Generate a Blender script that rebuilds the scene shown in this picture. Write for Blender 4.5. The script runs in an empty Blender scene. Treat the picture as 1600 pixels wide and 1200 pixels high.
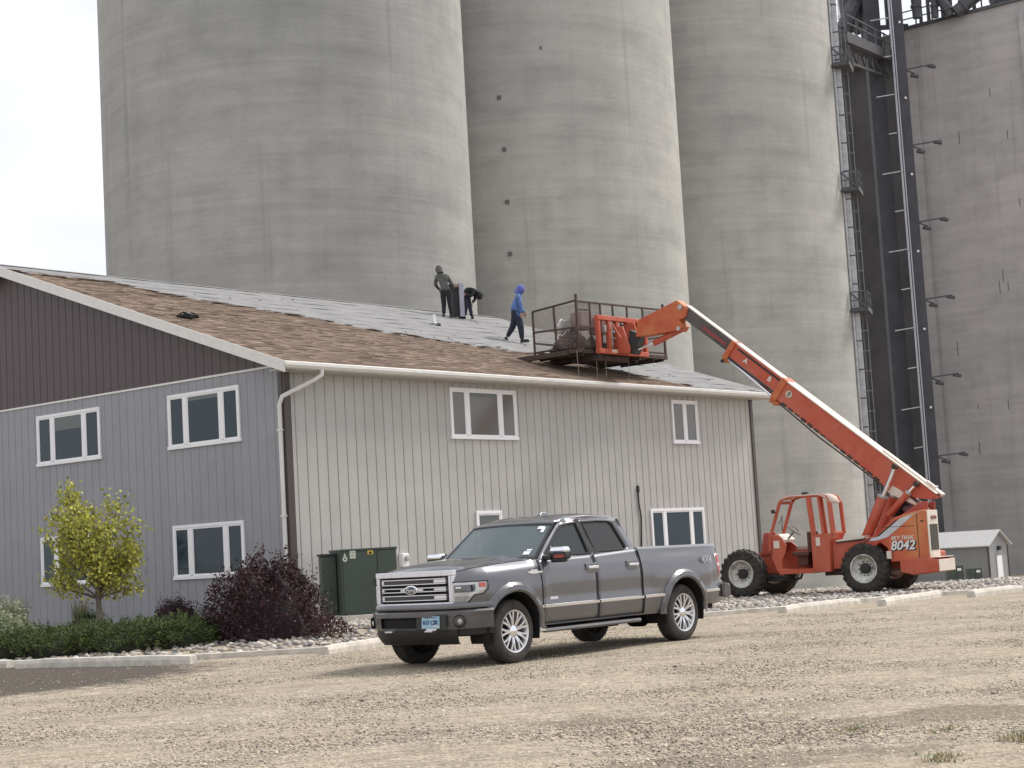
import bpy, bmesh, math, random
import numpy as np
from mathutils import Vector, Matrix, geometry
random.seed(7); rng = np.random.default_rng(11)
SC = bpy.context.scene; COL = SC.collection
R = math.radians
# ---------------- camera, sky, sun, exposure ----------------
F, PIT, ROL, EYE = 2684., .0977, .0573, 1.45
cd = bpy.data.cameras.new('camera'); cam = bpy.data.objects.new('camera', cd); COL.objects.link(cam)
cd.sensor_width = 36; cd.lens = 36*F/1600; cd.clip_end = 5000; cd.clip_start = .1
cam.location = (0, 0, EYE)
cam.rotation_mode = 'QUATERNION'
cam.rotation_quaternion = (Matrix.Rotation(math.pi/2+PIT, 3, 'X') @ Matrix.Rotation(-ROL, 3, 'Z')).to_quaternion()
SC.camera = cam
SUN_EL, SUN_AZ = R(49), R(60)          # azimuth measured from +Y towards +X
w = bpy.data.worlds.new('World'); SC.world = w; w.use_nodes = True
nt = w.node_tree; nt.nodes.clear()
out = nt.nodes.new('ShaderNodeOutputWorld'); bg = nt.nodes.new('ShaderNodeBackground')
sky = nt.nodes.new('ShaderNodeTexSky'); sky.sky_type = 'NISHITA'; sky.sun_disc = False
sky.sun_elevation = SUN_EL; sky.sun_rotation = SUN_AZ
tc = nt.nodes.new('ShaderNodeTexCoord'); mp = nt.nodes.new('ShaderNodeMapping'); mp.inputs['Scale'].default_value = (1, 1, 3)
no = nt.nodes.new('ShaderNodeTexNoise'); no.inputs['Scale'].default_value = 2.6; no.inputs['Detail'].default_value = 7
cr = nt.nodes.new('ShaderNodeValToRGB'); cr.color_ramp.elements[0].position = .3; cr.color_ramp.elements[0].color = (9.0, 9.5, 10.6, 1)
cr.color_ramp.elements[1].position = .55; cr.color_ramp.elements[1].color = (12.5, 12.6, 13.0, 1)
mx = nt.nodes.new('ShaderNodeMix'); mx.data_type = 'RGBA'; mx.inputs[0].default_value = .9
nt.links.new(tc.outputs['Generated'], mp.inputs[0]); nt.links.new(mp.outputs[0], no.inputs[0]); nt.links.new(no.outputs[0], cr.inputs[0])
nt.links.new(sky.outputs[0], mx.inputs[6]); nt.links.new(cr.outputs[0], mx.inputs[7]); nt.links.new(mx.outputs[2], bg.inputs[0])
bg.inputs[1].default_value = .075; nt.links.new(bg.outputs[0], out.inputs[0])
sd = bpy.data.lights.new('sun', 'SUN'); sd.energy = 3.3; sd.angle = R(13); sd.color = (1, .95, .88)
sun = bpy.data.objects.new('sun', sd); COL.objects.link(sun)
sv = Vector((math.sin(SUN_AZ)*math.cos(SUN_EL), math.cos(SUN_AZ)*math.cos(SUN_EL), math.sin(SUN_EL)))
sun.rotation_euler = (-sv).to_track_quat('-Z', 'Y').to_euler(); sun.location = (20, -5, 40)
vs = SC.view_settings; vs.view_transform = 'Standard'; vs.look = 'None'; vs.gamma = 1; vs.exposure = .27; vs.use_curve_mapping = False
SC.cycles.use_denoising = True
SC.cycles.max_bounces = 6; SC.cycles.transparent_max_bounces = 12

# ---------------- materials ----------------
MATS = {}
def N(nt, t, **kw):
    n = nt.nodes.new(t)
    for k, v in kw.items():
        if k.startswith('i_'): n.inputs[k[2:].replace('_', ' ')].default_value = v
        else: setattr(n, k, v)
    return n
def mat(name, col=(.5, .5, .5), rough=.6, metal=0, var=.0, vscale=3., bump=0, bscale=20., spec=.5, coat=0, col2=None, stretch=(1, 1, 1), island=0, detail=5, thr=(.35, .65), space='Object'):
    if name in MATS: return MATS[name]
    m = bpy.data.materials.new(name); m.use_nodes = True; nt = m.node_tree; b = nt.nodes['Principled BSDF']
    b.inputs['Roughness'].default_value = rough; b.inputs['Metallic'].default_value = metal
    b.inputs['Specular IOR Level'].default_value = spec; b.inputs['Coat Weight'].default_value = coat; b.inputs['Coat Roughness'].default_value = .05; b.inputs['Coat IOR'].default_value = 1.7
    c1 = (*col, 1); b.inputs['Base Color'].default_value = c1
    tc = N(nt, 'ShaderNodeTexCoord'); mp = N(nt, 'ShaderNodeMapping'); mp.inputs['Scale'].default_value = stretch
    nt.links.new(tc.outputs[space], mp.inputs[0])
    cur = None
    if var or col2:
        no = N(nt, 'ShaderNodeTexNoise', i_Scale=vscale, i_Detail=detail, i_Roughness=.6); nt.links.new(mp.outputs[0], no.inputs[0])
        cr = N(nt, 'ShaderNodeValToRGB'); e = cr.color_ramp.elements; e[0].position, e[1].position = thr
        if col2: e[0].color = (*col2, 1); e[1].color = c1
        else:
            e[0].color = tuple(c*(1-var) for c in col)+(1,); e[1].color = tuple(min(1, c*(1+var)) for c in col)+(1,)
        nt.links.new(no.outputs[0], cr.inputs[0]); cur = cr.outputs[0]
    if island:
        g = N(nt, 'ShaderNodeNewGeometry'); mr = N(nt, 'ShaderNodeMapRange'); mr.inputs[3].default_value = 1-island; mr.inputs[4].default_value = 1+island
        nt.links.new(g.outputs['Random Per Island'], mr.inputs[0])
        mu = N(nt, 'ShaderNodeVectorMath', operation='SCALE')
        if cur: nt.links.new(cur, mu.inputs[0])
        else: mu.inputs[0].default_value = col
        nt.links.new(mr.outputs[0], mu.inputs['Scale']); cur = mu.outputs[0]
    if cur: nt.links.new(cur, b.inputs['Base Color'])
    if bump:
        n2 = N(nt, 'ShaderNodeTexNoise', i_Scale=bscale, i_Detail=6); nt.links.new(mp.outputs[0], n2.inputs[0])
        bp = N(nt, 'ShaderNodeBump'); bp.inputs['Strength'].default_value = bump; bp.inputs['Distance'].default_value = .02
        nt.links.new(n2.outputs[0], bp.inputs['Height']); nt.links.new(bp.outputs[0], b.inputs['Normal'])
    MATS[name] = m; return m

def ramp(nt, src, stops):
    cr = N(nt, 'ShaderNodeValToRGB'); e = cr.color_ramp.elements
    while len(e) < len(stops): e.new(.5)
    for el, (p, c) in zip(e, stops): el.position = p; el.color = (*c, 1) if len(c) == 3 else c
    nt.links.new(src, cr.inputs[0]); return cr.outputs[0]
def mixc(nt, fac, a, b, mode='MIX'):
    m = N(nt, 'ShaderNodeMix', data_type='RGBA', blend_type=mode)
    for i, x in ((0, fac), (6, a), (7, b)):
        if isinstance(x, (int, float)): m.inputs[i].default_value = x
        elif isinstance(x, tuple): m.inputs[i].default_value = (*x, 1)
        else: nt.links.new(x, m.inputs[i])
    return m.outputs[2]
def noise(nt, vec, scale, detail=5, rough=.55, stretch=None, dist=0):
    if stretch:
        mp = N(nt, 'ShaderNodeMapping'); mp.inputs['Scale'].default_value = stretch; nt.links.new(vec, mp.inputs[0]); vec = mp.outputs[0]
    n = N(nt, 'ShaderNodeTexNoise', i_Scale=scale, i_Detail=detail, i_Roughness=rough, i_Distortion=dist); nt.links.new(vec, n.inputs[0]); return n.outputs[0]
def newm(name, rough=.8):
    m = bpy.data.materials.new(name); m.use_nodes = True; nt = m.node_tree; b = nt.nodes['Principled BSDF']; b.inputs['Roughness'].default_value = rough
    MATS[name] = m; tc = N(nt, 'ShaderNodeTexCoord'); return m, nt, b, tc
def bumpn(nt, b, h, strength, dist):
    bp = N(nt, 'ShaderNodeBump'); bp.inputs['Strength'].default_value = strength; bp.inputs['Distance'].default_value = dist
    nt.links.new(h, bp.inputs['Height']); nt.links.new(bp.outputs[0], b.inputs['Normal'])

# slip-formed silo concrete: horizontal pour bands, vertical streaks, blotches
def concrete(name, base, warm):
    m, nt, b, tc = newm(name, .9); o = tc.outputs['Object']
    bands = noise(nt, o, 1.0, 6, .7, (.06, .06, 2.2)); big = noise(nt, o, .12, 4, .5, (1, 1, .6)); streak = noise(nt, o, .9, 4, .6, (1.1, 1.1, .05)); fine = noise(nt, o, 5, 5, .7, (1, 1, 1.6))
    patch = noise(nt, o, .5, 3, .5, (.45, .45, 1.5))
    c = ramp(nt, bands, [(.25, tuple(x*.92 for x in base)), (.5, base), (.78, tuple(x*1.08 for x in warm))])
    c = mixc(nt, .6, c, ramp(nt, big, [(.3, (.70, .72, .72)), (.5, (.95, .95, .94)), (.7, (1.12, 1.10, 1.05))]), 'MULTIPLY')
    c = mixc(nt, .22, c, ramp(nt, streak, [(.3, (.78, .78, .78)), (.6, (1.06, 1.06, 1.06))]), 'MULTIPLY')
    c = mixc(nt, .4, c, ramp(nt, patch, [(.38, (.84, .84, .83)), (.5, (1, 1, 1)), (.68, (1.12, 1.12, 1.10))]), 'MULTIPLY')
    run = noise(nt, o, 1.0, 5, .65, (.9, .9, .03)); c = mixc(nt, .5, c, ramp(nt, run, [(.34, (.74, .75, .76)), (.42, (1, 1, 1))]), 'MULTIPLY')
    mott = noise(nt, o, .45, 6, .7, (.8, .8, 1)); c = mixc(nt, .5, c, ramp(nt, mott, [(.33, (.78, .79, .80)), (.5, (1, 1, 1)), (.68, (1.12, 1.11, 1.09))]), 'MULTIPLY')
    c = mixc(nt, .35, c, ramp(nt, fine, [(.35, (.85, .85, .85)), (.65, (1.1, 1.1, 1.1))]), 'MULTIPLY')
    nt.links.new(c, b.inputs['Base Color'])
    h = noise(nt, o, 1.0, 3, .6, (.05, .05, 3.4)); bumpn(nt, b, h, .3, .05); return m
M_SILO = concrete('silo_concrete', (.325, .327, .320), (.35, .348, .333))  # darker copy: shade on the left silo put into the base colour
M_SILO2 = concrete('silo_concrete_warm', (.40, .397, .380), (.425, .42, .40))  # brighter copy of the concrete for the two better lit silos
M_BOX = concrete('workhouse_concrete', (.40, .382, .388), (.42, .40, .402))

def gravel_mat():
    m, nt, b, tc = newm('gravel_ground', .95); o = tc.outputs['Object']
    fine = noise(nt, o, 34, 3, .7); vor = N(nt, 'ShaderNodeTexVoronoi', i_Scale=26.); nt.links.new(o, vor.inputs[0])
    vor2 = N(nt, 'ShaderNodeTexVoronoi', i_Scale=9.); nt.links.new(o, vor2.inputs[0])
    mp = N(nt, 'ShaderNodeMapping'); mp.inputs['Rotation'].default_value = (0, 0, R(-20)); nt.links.new(o, mp.inputs[0])
    tracks = noise(nt, mp.outputs[0], 1.0, 5, .6, (.045, .85, 1), .5); blot = noise(nt, o, .8, 6, .65); patchy = noise(nt, o, 3.2, 5, .7)
    c = ramp(nt, vor.outputs['Color'], [(0, (.17, .14, .11)), (.3, (.36, .305, .235)), (.7, (.46, .40, .315)), (1, (.62, .56, .47))])
    c = mixc(nt, .35, c, ramp(nt, vor2.outputs['Color'], [(0, (.6, .58, .55)), (.6, (1, 1, 1)), (1, (1.25, 1.22, 1.18))]), 'MULTIPLY')
    dust = ramp(nt, tracks, [(.36, (0, 0, 0)), (.6, (1, 1, 1))])
    vor3 = N(nt, 'ShaderNodeTexVoronoi', i_Scale=15.); nt.links.new(o, vor3.inputs[0])
    c = mixc(nt, .75, c, ramp(nt, vor3.outputs['Color'], [(0, (.45, .42, .40)), (.3, (.9, .9, .9)), (.75, (1.08, 1.08, 1.08)), (1, (1.4, 1.4, 1.4))]), 'MULTIPLY')
    c = mixc(nt, dust, c, mixc(nt, .55, c, (.40, .335, .25)))
    c = mixc(nt, .5, c, ramp(nt, blot, [(.3, (.52, .48, .44)), (.48, (.93, .92, .91)), (.7, (1.14, 1.12, 1.08))]), 'MULTIPLY')
    c = mixc(nt, .45, c, ramp(nt, patchy, [(.35, (.72, .7, .68)), (.6, (1.1, 1.1, 1.1))]), 'MULTIPLY')
    ru = noise(nt, mp.outputs[0], 1.3, 3, .5, (.03, 1.1, 1), .3); c = mixc(nt, .55, c, ramp(nt, ru, [(.44, (1, 1, 1)), (.465, (.62, .6, .57)), (.49, (1, 1, 1)), (.55, (1, 1, 1)), (.57, (.7, .68, .65)), (.59, (1.05, 1.05, 1.05))]), 'MULTIPLY')
    # dark organic soil patch beside the left kerb, weedy ground near the front right
    g = N(nt, 'ShaderNodeNewGeometry'); sx = N(nt, 'ShaderNodeSeparateXYZ'); nt.links.new(g.outputs['Position'], sx.inputs[0])
    def blob(cx, cy, rx, ry, wob):
        v = N(nt, 'ShaderNodeVectorMath', operation='SUBTRACT'); nt.links.new(g.outputs['Position'], v.inputs[0]); v.inputs[1].default_value = (cx, cy, 0)
        v2 = N(nt, 'ShaderNodeVectorMath', operation='MULTIPLY'); nt.links.new(v.outputs[0], v2.inputs[0]); v2.inputs[1].default_value = (1/rx, 1/ry, 0)
        ln = N(nt, 'ShaderNodeVectorMath', operation='LENGTH'); nt.links.new(v2.outputs[0], ln.inputs[0])
        ad = N(nt, 'ShaderNodeMath', operation='ADD'); nt.links.new(ln.outputs['Value'], ad.inputs[0])
        mu = N(nt, 'ShaderNodeMath', operation='MULTIPLY'); nt.links.new(blot if wob > 1 else patchy, mu.inputs[0]); mu.inputs[1].default_value = wob; nt.links.new(mu.outputs[0], ad.inputs[1])
        return ramp(nt, ad.outputs[0], [(.86, (1, 1, 1)), (1., (0, 0, 0))])
    soil = ramp(nt, fine, [(.3, (.04, .032, .025)), (.6, (.10, .08, .06)), (.8, (.20, .17, .14))])
    c = mixc(nt, blob(-9.5, 25.5, 7.0, 6.4, .5), c, soil)
    weed = ramp(nt, fine, [(.35, (.10, .075, .05)), (.5, (.20, .16, .11)), (.7, (.36, .31, .24))])
    for (cx, cy, rx, ry) in ((1.2, 11.4, 4.2, 1.9), (3.4, 13.6, 3.4, 2.0), (-2.9, 12.2, 4.2, 1.2), (.6, 14.6, 1.7, 1.1), (-3.4, 11.0, 2.5, .9)):
        c = mixc(nt, mixc(nt, .85, (0, 0, 0), blob(cx, cy, rx, ry, 1.3)), c, weed)
    nt.links.new(c, b.inputs['Base Color'])
    ad = N(nt, 'ShaderNodeMath', operation='ADD'); nt.links.new(vor.outputs['Distance'], ad.inputs[0]); nt.links.new(fine, ad.inputs[1])
    bumpn(nt, b, ad.outputs[0], .9, .03); return m
M_GRAVEL = gravel_mat()

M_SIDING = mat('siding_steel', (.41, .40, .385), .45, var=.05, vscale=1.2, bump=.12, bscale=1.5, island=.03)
M_SIDINGG = mat('siding_steel_gable_shaded', (.262, .267, .292), .45, var=.05, vscale=1.2)  # darker, bluer copy of the siding with the gable's shade in its colour
M_BROWN = mat('brown_siding', (.062, .041, .045), .4, var=.07, vscale=1.5)
M_TRIMD = mat('dark_trim', (.060, .045, .045), .4)
M_WHITE = mat('white_vinyl', (.80, .80, .82), .4, var=.03)
M_FASCIA = mat('fascia_metal', (.66, .65, .63), .4, var=.05, vscale=4)
M_SOFFIT = mat('soffit', (.45, .44, .42), .5)
M_GLASS = mat('window_glass', (.012, .030, .044), .05, spec=.38, coat=.0)
M_GLASSL = mat('blind_glass', (.14, .14, .135), .12, spec=.6)
M_BLIND = mat('window_blind', (.11, .13, .13), .25, spec=.5)
M_RUBBER = mat('tyre_rubber', (.062, .056, .050), .9, col2=(.026, .025, .024), vscale=5, bump=.2, bscale=40)
M_BLACK = mat('black_plastic', (.018, .018, .019), .5)
M_BLACKM = mat('black_matte', (.010, .010, .011), .9)
M_CHROME = mat('chrome', (.85, .86, .90), .16, 1)
M_ALU = mat('polished_alloy', (.72, .72, .75), .32, .85)
M_PAINT = mat('truck_paint', (.108, .108, .122), .36, .6, coat=1, var=.03, vscale=2)
M_FLARE = mat('fender_flare_paint', (.094, .093, .101), .34, .5, coat=.8)
M_BUMPER = mat('bumper_paint', (.092, .089, .095), .42, .35, coat=.5, var=.15, vscale=5)
M_CARGLASS = None
def worn_paint(name, base, faded, rough=.5):
    m, nt, b, tc = newm(name, rough); o = tc.outputs['Object']
    c = ramp(nt, noise(nt, o, 1.1, 5, .6), [(.35, base), (.65, faded)])
    c = mixc(nt, ramp(nt, noise(nt, o, 7, 8, .75, (1, 1, .35)), [(.60, (0, 0, 0)), (.68, (.45, .45, .45))]), c, tuple(x*.5+.22 for x in faded))
    c = mixc(nt, ramp(nt, noise(nt, o, 5, 8, .8), [(.63, (0, 0, 0)), (.70, (.85, .85, .85))]), c, (.075, .04, .03))
    c = mixc(nt, .5, c, ramp(nt, noise(nt, o, 3, 6, .7, (1, 1, .25)), [(.35, (.80, .78, .76)), (.6, (1.04, 1.04, 1.04))]), 'MULTIPLY')
    nt.links.new(c, b.inputs['Base Color'])
    rr = N(nt, 'ShaderNodeMapRange'); rr.inputs[3].default_value = rough-.12; rr.inputs[4].default_value = rough+.3; nt.links.new(noise(nt, o, 4, 6, .7), rr.inputs[0]); nt.links.new(rr.outputs[0], b.inputs['Roughness'])
    bumpn(nt, b, noise(nt, o, 1.6, 3), .12, .03); return m
M_ORANGE = worn_paint('machine_orange', (.46, .075, .035), (.50, .125, .075))
M_ORANGEF = mat('faded_orange', (.50, .16, .05), .55, var=.1, vscale=2.0, col2=(.46, .075, .03), thr=(.35, .6))
M_PINK = mat('faded_red_paint', (.44, .085, .055), .5, col2=(.36, .065, .045), vscale=3)
M_CREAM = mat('bleached_sunlit_paint', (.68, .60, .52), .45, var=.1, vscale=4, col2=(.50, .28, .18), thr=(.25, .42))  # pale paint; sunlight on boom top and cab roof is put into it too
M_STEEL = mat('dark_steel', (.075, .075, .085), .55, .2, var=.2, vscale=1.5)
M_GALV = mat('galvanised_steel', (.42, .42, .43), .4, .5, var=.15, vscale=3)
M_RUST = mat('rusty_steel', (.085, .052, .04), .8, col2=(.04, .03, .028), vscale=6, bump=.2, bscale=30)
M_GREEN = mat('cabinet_green', (.046, .064, .052), .45, var=.1, vscale=2, bump=.02)
M_RIM = mat('wheel_white', (.74, .74, .70), .55, col2=(.30, .28, .25), vscale=5)
M_KERB = mat('kerb_concrete', (.56, .52, .46), .9, var=.18, vscale=6, bump=.3, bscale=30)

# ---------------- mesh helpers ----------------
class MB:
    def __init__(s): s.v = []; s.f = []; s.m = []; s.sm = []
    def add(s, vs, fs, mi=0, smooth=False):
        o = len(s.v); s.v += [tuple(v) for v in vs]
        for f in fs: s.f.append([i+o for i in f]); s.m.append(mi); s.sm.append(smooth)
        return s
    def box(s, c, d, M=None, mi=0, taper=None):
        vs = []
        for z in (-.5, .5):
            k = taper if (taper and z > 0) else 1
            for x, y in ((-.5, -.5), (.5, -.5), (.5, .5), (-.5, .5)):
                p = Vector((x*d[0]*k, y*d[1]*k, z*d[2]))
                if M is not None: p = M @ p
                vs.append(p+Vector(c))
        return s.add(vs, [(0, 3, 2, 1), (4, 5, 6, 7), (0, 1, 5, 4), (1, 2, 6, 5), (2, 3, 7, 6), (3, 0, 4, 7)], mi)
    def bar(s, a, b, wd, ht=None, mi=0, up=(0, 0, 1)):
        a = Vector(a); b = Vector(b); d = (b-a); L = d.length; d.normalize(); up = Vector(up)
        if abs(d.dot(up)) > .99: up = Vector((1, 0, 0))
        x = d.cross(up).normalized(); y = x.cross(d)
        M = Matrix((x, d, y)).transposed()
        return s.box((a+b)/2, (wd, L, ht or wd), M, mi)
    def tube(s, pts, r, n=8, mi=0, cap=True, closed=False):
        pts = [Vector(p) for p in pts]; rr = r if isinstance(r, (list, tuple)) else [r]*len(pts)
        vs = []; fs = []; prev = None; K = len(pts)
        for i, p in enumerate(pts):
            t = (pts[(i+1) % K]-pts[i-1]) if closed else (pts[min(i+1, K-1)]-pts[max(i-1, 0)]); t.normalize()
            if prev is None: u = t.cross(Vector((0, 0, 1)) if abs(t.z) < .95 else Vector((1, 0, 0))).normalized()
            else: u = (prev-t*prev.dot(t)).normalized()
            prev = u; wv = t.cross(u)
            for k in range(n):
                a = 2*math.pi*k/n; vs.append(p+(u*math.cos(a)+wv*math.sin(a))*rr[i])
        for i in range(K-1 if not closed else K):
            j = (i+1) % K
            for k in range(n): fs.append((i*n+k, i*n+(k+1) % n, j*n+(k+1) % n, j*n+k))
        if cap and not closed: fs.append(tuple(range(n-1, -1, -1))); fs.append(tuple((K-1)*n+k for k in range(n)))
        return s.add(vs, fs, mi, True)
    def lathe(s, prof, n=32, axis='y', c=(0, 0, 0), mi=0, smooth=True, closed=False):
        vs = []; fs = []; c = Vector(c); K = len(prof)
        for (h, r) in prof:
            for k in range(n):
                a = 2*math.pi*k/n; x, y = r*math.cos(a), r*math.sin(a)
                vs.append(c+Vector((x, h, y) if axis == 'y' else (x, y, h) if axis == 'z' else (h, x, y)))
        for i in range(K if closed else K-1):
            j = (i+1) % K
            for k in range(n): fs.append((i*n+k, j*n+k, j*n+(k+1) % n, i*n+(k+1) % n))
        return s.add(vs, fs, mi, smooth)
    def disc(s, c, r, n=24, axis='y', mi=0):
        vs = []; c = Vector(c)
        for k in range(n):
            a = 2*math.pi*k/n; x, y = r*math.cos(a), r*math.sin(a); vs.append(c+Vector((x, 0, y) if axis == 'y' else (x, y, 0) if axis == 'z' else (0, x, y)))
        return s.add(vs, [tuple(range(n))], mi)
    def grid(s, fn, us, vs_, mi=0, smooth=True):
        vv = [fn(u, v) for u in us for v in vs_]; m = len(vs_)
        return s.add(vv, [(i*m+j, i*m+j+1, (i+1)*m+j+1, (i+1)*m+j) for i in range(len(us)-1) for j in range(m-1)], mi, smooth)
    def prism(s, poly, a, b, axis='y', mi=0):
        """2-D polygon (p,q) extruded from a to b. axis y: (x,z) polygon; x: (y,z); z: (x,y)."""
        def P(p, q, h): return (p, h, q) if axis == 'y' else (h, p, q) if axis == 'x' else (p, q, h)
        n = len(poly); vs = [P(p, q, a) for p, q in poly]+[P(p, q, b) for p, q in poly]
        fs = [tuple(range(n)), tuple(range(2*n-1, n-1, -1))]+[(i, i+n, (i+1) % n+n, (i+1) % n) for i in range(n)]
        return s.add(vs, fs, mi)
    def build(s, name, mats, parent=None, bevel=0, solid=0, sharp=35, loc=None, rot=None, fix=True):
        me = bpy.data.meshes.new(name); me.from_pydata([tuple(v) for v in s.v], [], s.f)
        for m in (mats if isinstance(mats, (list, tuple)) else [mats]): me.materials.append(m)
        me.polygons.foreach_set('material_index', s.m); me.polygons.foreach_set('use_smooth', s.sm)
        if fix:
            bm = bmesh.new(); bm.from_mesh(me); bmesh.ops.recalc_face_normals(bm, faces=bm.faces); bm.to_mesh(me); bm.free()
        if any(s.sm): me.set_sharp_from_angle(angle=R(sharp))
        o = bpy.data.objects.new(name, me); COL.objects.link(o)
        if parent is not None: o.parent = parent
        if loc is not None: o.location = loc
        if rot is not None: o.rotation_euler = rot
        if solid: md = o.modifiers.new('thick', 'SOLIDIFY'); md.thickness = solid; md.offset = -1
        if bevel:
            md = o.modifiers.new('bevel', 'BEVEL'); md.width = bevel; md.segments = 2; md.limit_method = 'ANGLE'; md.angle_limit = R(40)
        return o
def tag(o, label=None, cat=None, group=None, kind=None):
    if label: o['label'] = label
    if cat: o['category'] = cat
    if group: o['group'] = group
    if kind: o['kind'] = kind
    return o
def empty(name, loc=(0, 0, 0), rz=0, label=None, cat=None, group=None):
    o = bpy.data.objects.new(name, None); COL.objects.link(o); o.location = loc; o.rotation_euler = (0, 0, rz); o.empty_display_size = .3
    return tag(o, label, cat, group)
def kids(o): return [c for c in COL.objects if c.parent is o]
def copy_tree(o, parent=None):
    ch = kids(o); c = o.copy(); COL.objects.link(c)
    if parent is not None: c.parent = parent
    for k in ch: copy_tree(k, c)
    return c
def text(name, body, size, m, parent, Mx, shear=0, depth=.002, space=1.0, bold=0):
    cu = bpy.data.curves.new(name, 'FONT'); cu.body = body; cu.size = size; cu.align_x = 'CENTER'; cu.align_y = 'CENTER'; cu.shear = shear
    cu.extrude = depth; cu.space_character = space; cu.resolution_u = 3; cu.offset = bold
    t = bpy.data.objects.new('tmp', cu); COL.objects.link(t)
    dg = bpy.context.evaluated_depsgraph_get(); me = bpy.data.meshes.new_from_object(t.evaluated_get(dg)); bpy.data.objects.remove(t); bpy.data.curves.remove(cu)
    me.transform(Mx); me.materials.clear(); me.materials.append(m)
    for p in me.polygons: p.material_index = 0
    o = bpy.data.objects.new(name, me); COL.objects.link(o); o.parent = parent; return o
def frame(o, x, y):
    """matrix whose local X, Y (text right, up) are world x, y and origin o"""
    x = Vector(x).normalized(); y = Vector(y).normalized(); z = x.cross(y)
    M = Matrix((x, y, z)).transposed().to_4x4(); M.translation = Vector(o); return M
def lerp(t, pts):
    if t <= pts[0][0]: return pts[0][1]
    for (a, va), (b, vb) in zip(pts, pts[1:]):
        if t <= b: return va+(vb-va)*(t-a)/(b-a)
    return pts[-1][1]
def frange(a, b, n): return [a+(b-a)*i/n for i in range(n+1)]

# ---------------- terrain ----------------
YAW = .6871
BA = Vector((math.sin(YAW), math.cos(YAW), 0)); BB = Vector((-math.cos(YAW), math.sin(YAW), 0)); BC = Vector((-5.359, 40, 0))
KL = [(-40, 40), (-9, 29.6), (-5.4, 28.0), (-3.2, 28.2), (-2.3, 30.4), (2.5, 33.4), (5, 34.9), (6.8, 36.9), (9.1, 38.9), (11.2, 39.6), (30, 44), (80, 60)]
def gz(x, y):
    z = lerp(y, [(0, 0), (31, 0), (49, -.15), (60, -.4), (75, -1.1), (130, -2.9), (200, -3.6)])
    d = y-lerp(x, KL)
    if d > 0: z += .2*min(1, d/6)*max(0, min(1, (3-x)/4))*max(0, min(1, (75-y)/20))
    return z
def build_ground():
    ys = list(np.linspace(-30, 8, 10))+list(np.linspace(9, 60, 103))+list(np.linspace(62, 140, 40))+[160, 200, 300, 500, 900, 1600, 3000]
    m = MB()
    xs = [-3000, -1500, -700, -300, -120, -60, -40]+list(np.linspace(-30, 30, 61))+[40, 60, 120, 300, 700, 1500, 3000]
    m.grid(lambda y, x: (x, y, gz(x, y)+(.012*math.sin(x*1.3+y*.7)*math.sin(y*1.1-x*.4) if 8 < y < 60 and abs(x) < 30 else 0)), ys, xs)
    tag(m.build('ground', M_GRAVEL), kind='structure')
build_ground()
ICO = None
def stones(name, cx, cy, size, mats, label, parent=None, flat=.6, lift=.25, kind='stuff', cat=None, zs=None):
    """many small angular stones as one mesh"""
    n = len(cx); base = np.array([[1, 0, 0], [-1, 0, 0], [0, 1, 0], [0, -1, 0], [0, 0, 1], [0, 0, -1]], float)
    tri = np.array([[0, 2, 4], [2, 1, 4], [1, 3, 4], [3, 0, 4], [2, 0, 5], [1, 2, 5], [3, 1, 5], [0, 3, 5]])
    if np.mean(size) > .03:
        bm = bmesh.new(); bmesh.ops.create_icosphere(bm, subdivisions=1, radius=1); base = np.array([v.co[:] for v in bm.verts]); tri = np.array([[v.index for v in f.verts] for f in bm.faces]); bm.free()
    nv = len(base)
    V = base[None]*(1+rng.uniform(-.32, .32, (n, nv, 1)))
    V = V*np.stack([np.ones(n), rng.uniform(.6, 1, n), rng.uniform(flat*.6, flat*1.2, n)], 1)[:, None, :]
    a = rng.uniform(0, 6.28, n); t = rng.uniform(-.4, .4, n)
    x = V[..., 0]*np.cos(t)[:, None]-V[..., 2]*np.sin(t)[:, None]; z = V[..., 0]*np.sin(t)[:, None]+V[..., 2]*np.cos(t)[:, None]; y = V[..., 1]
    X = x*np.cos(a)[:, None]-y*np.sin(a)[:, None]; Y = x*np.sin(a)[:, None]+y*np.cos(a)[:, None]
    V = np.stack([X, Y, z], -1)*size[:, None, None]
    if zs is None: zs = np.array([gz(p, q) for p, q in zip(cx, cy)])
    V += np.stack([cx, cy, zs+size*lift], 1)[:, None, :]
    T = (tri[None]+(np.arange(n)*nv)[:, None, None]).reshape(-1, 3)
    me = bpy.data.meshes.new(name); me.vertices.add(n*nv); me.vertices.foreach_set('co', V.reshape(-1)); me.loops.add(T.size); me.loops.foreach_set('vertex_index', T.reshape(-1))
    me.polygons.add(len(T)); me.polygons.foreach_set('loop_start', np.arange(0, T.size, 3)); me.polygons.foreach_set('loop_total', np.full(len(T), 3)); me.update(calc_edges=True)
    for m in mats: me.materials.append(m)
    if len(mats) > 1: me.polygons.foreach_set('material_index', np.repeat(rng.integers(0, len(mats), n), len(tri)))
    o = bpy.data.objects.new(name, me); COL.objects.link(o); o.parent = parent
    tag(o, label, cat, kind=kind); return o
def scatter(n, y0, y1, fn=None, p=1.6):
    y = y0*(y1/y0)**rng.uniform(0, 1, n)**p; x = rng.uniform(-1, 1, n)*(y*.315+.3)
    k = np.array([fn(a, b) for a, b in zip(x, y)]) if fn else np.ones(n, bool)
    return x[k], y[k]
M_PEB = mat('gravel_stones', (.44, .38, .30), .9, island=.5, var=.12, vscale=30)
M_PEBG = mat('grey_gravel_stones', (.26, .23, .20), .9, island=.6)
x, y = scatter(95000, 9.5, 33, lambda a, b: b < lerp(a, KL)-.15 and not (((a+9.5)/4.3)**2+((b-25.5)/4.2)**2 < 1 and random.random() < .85) and (math.sin(a*1.1+b*.9)+math.sin(b*2.3-a*.5)+random.random()*2.4 > .2), 1.0)
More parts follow.
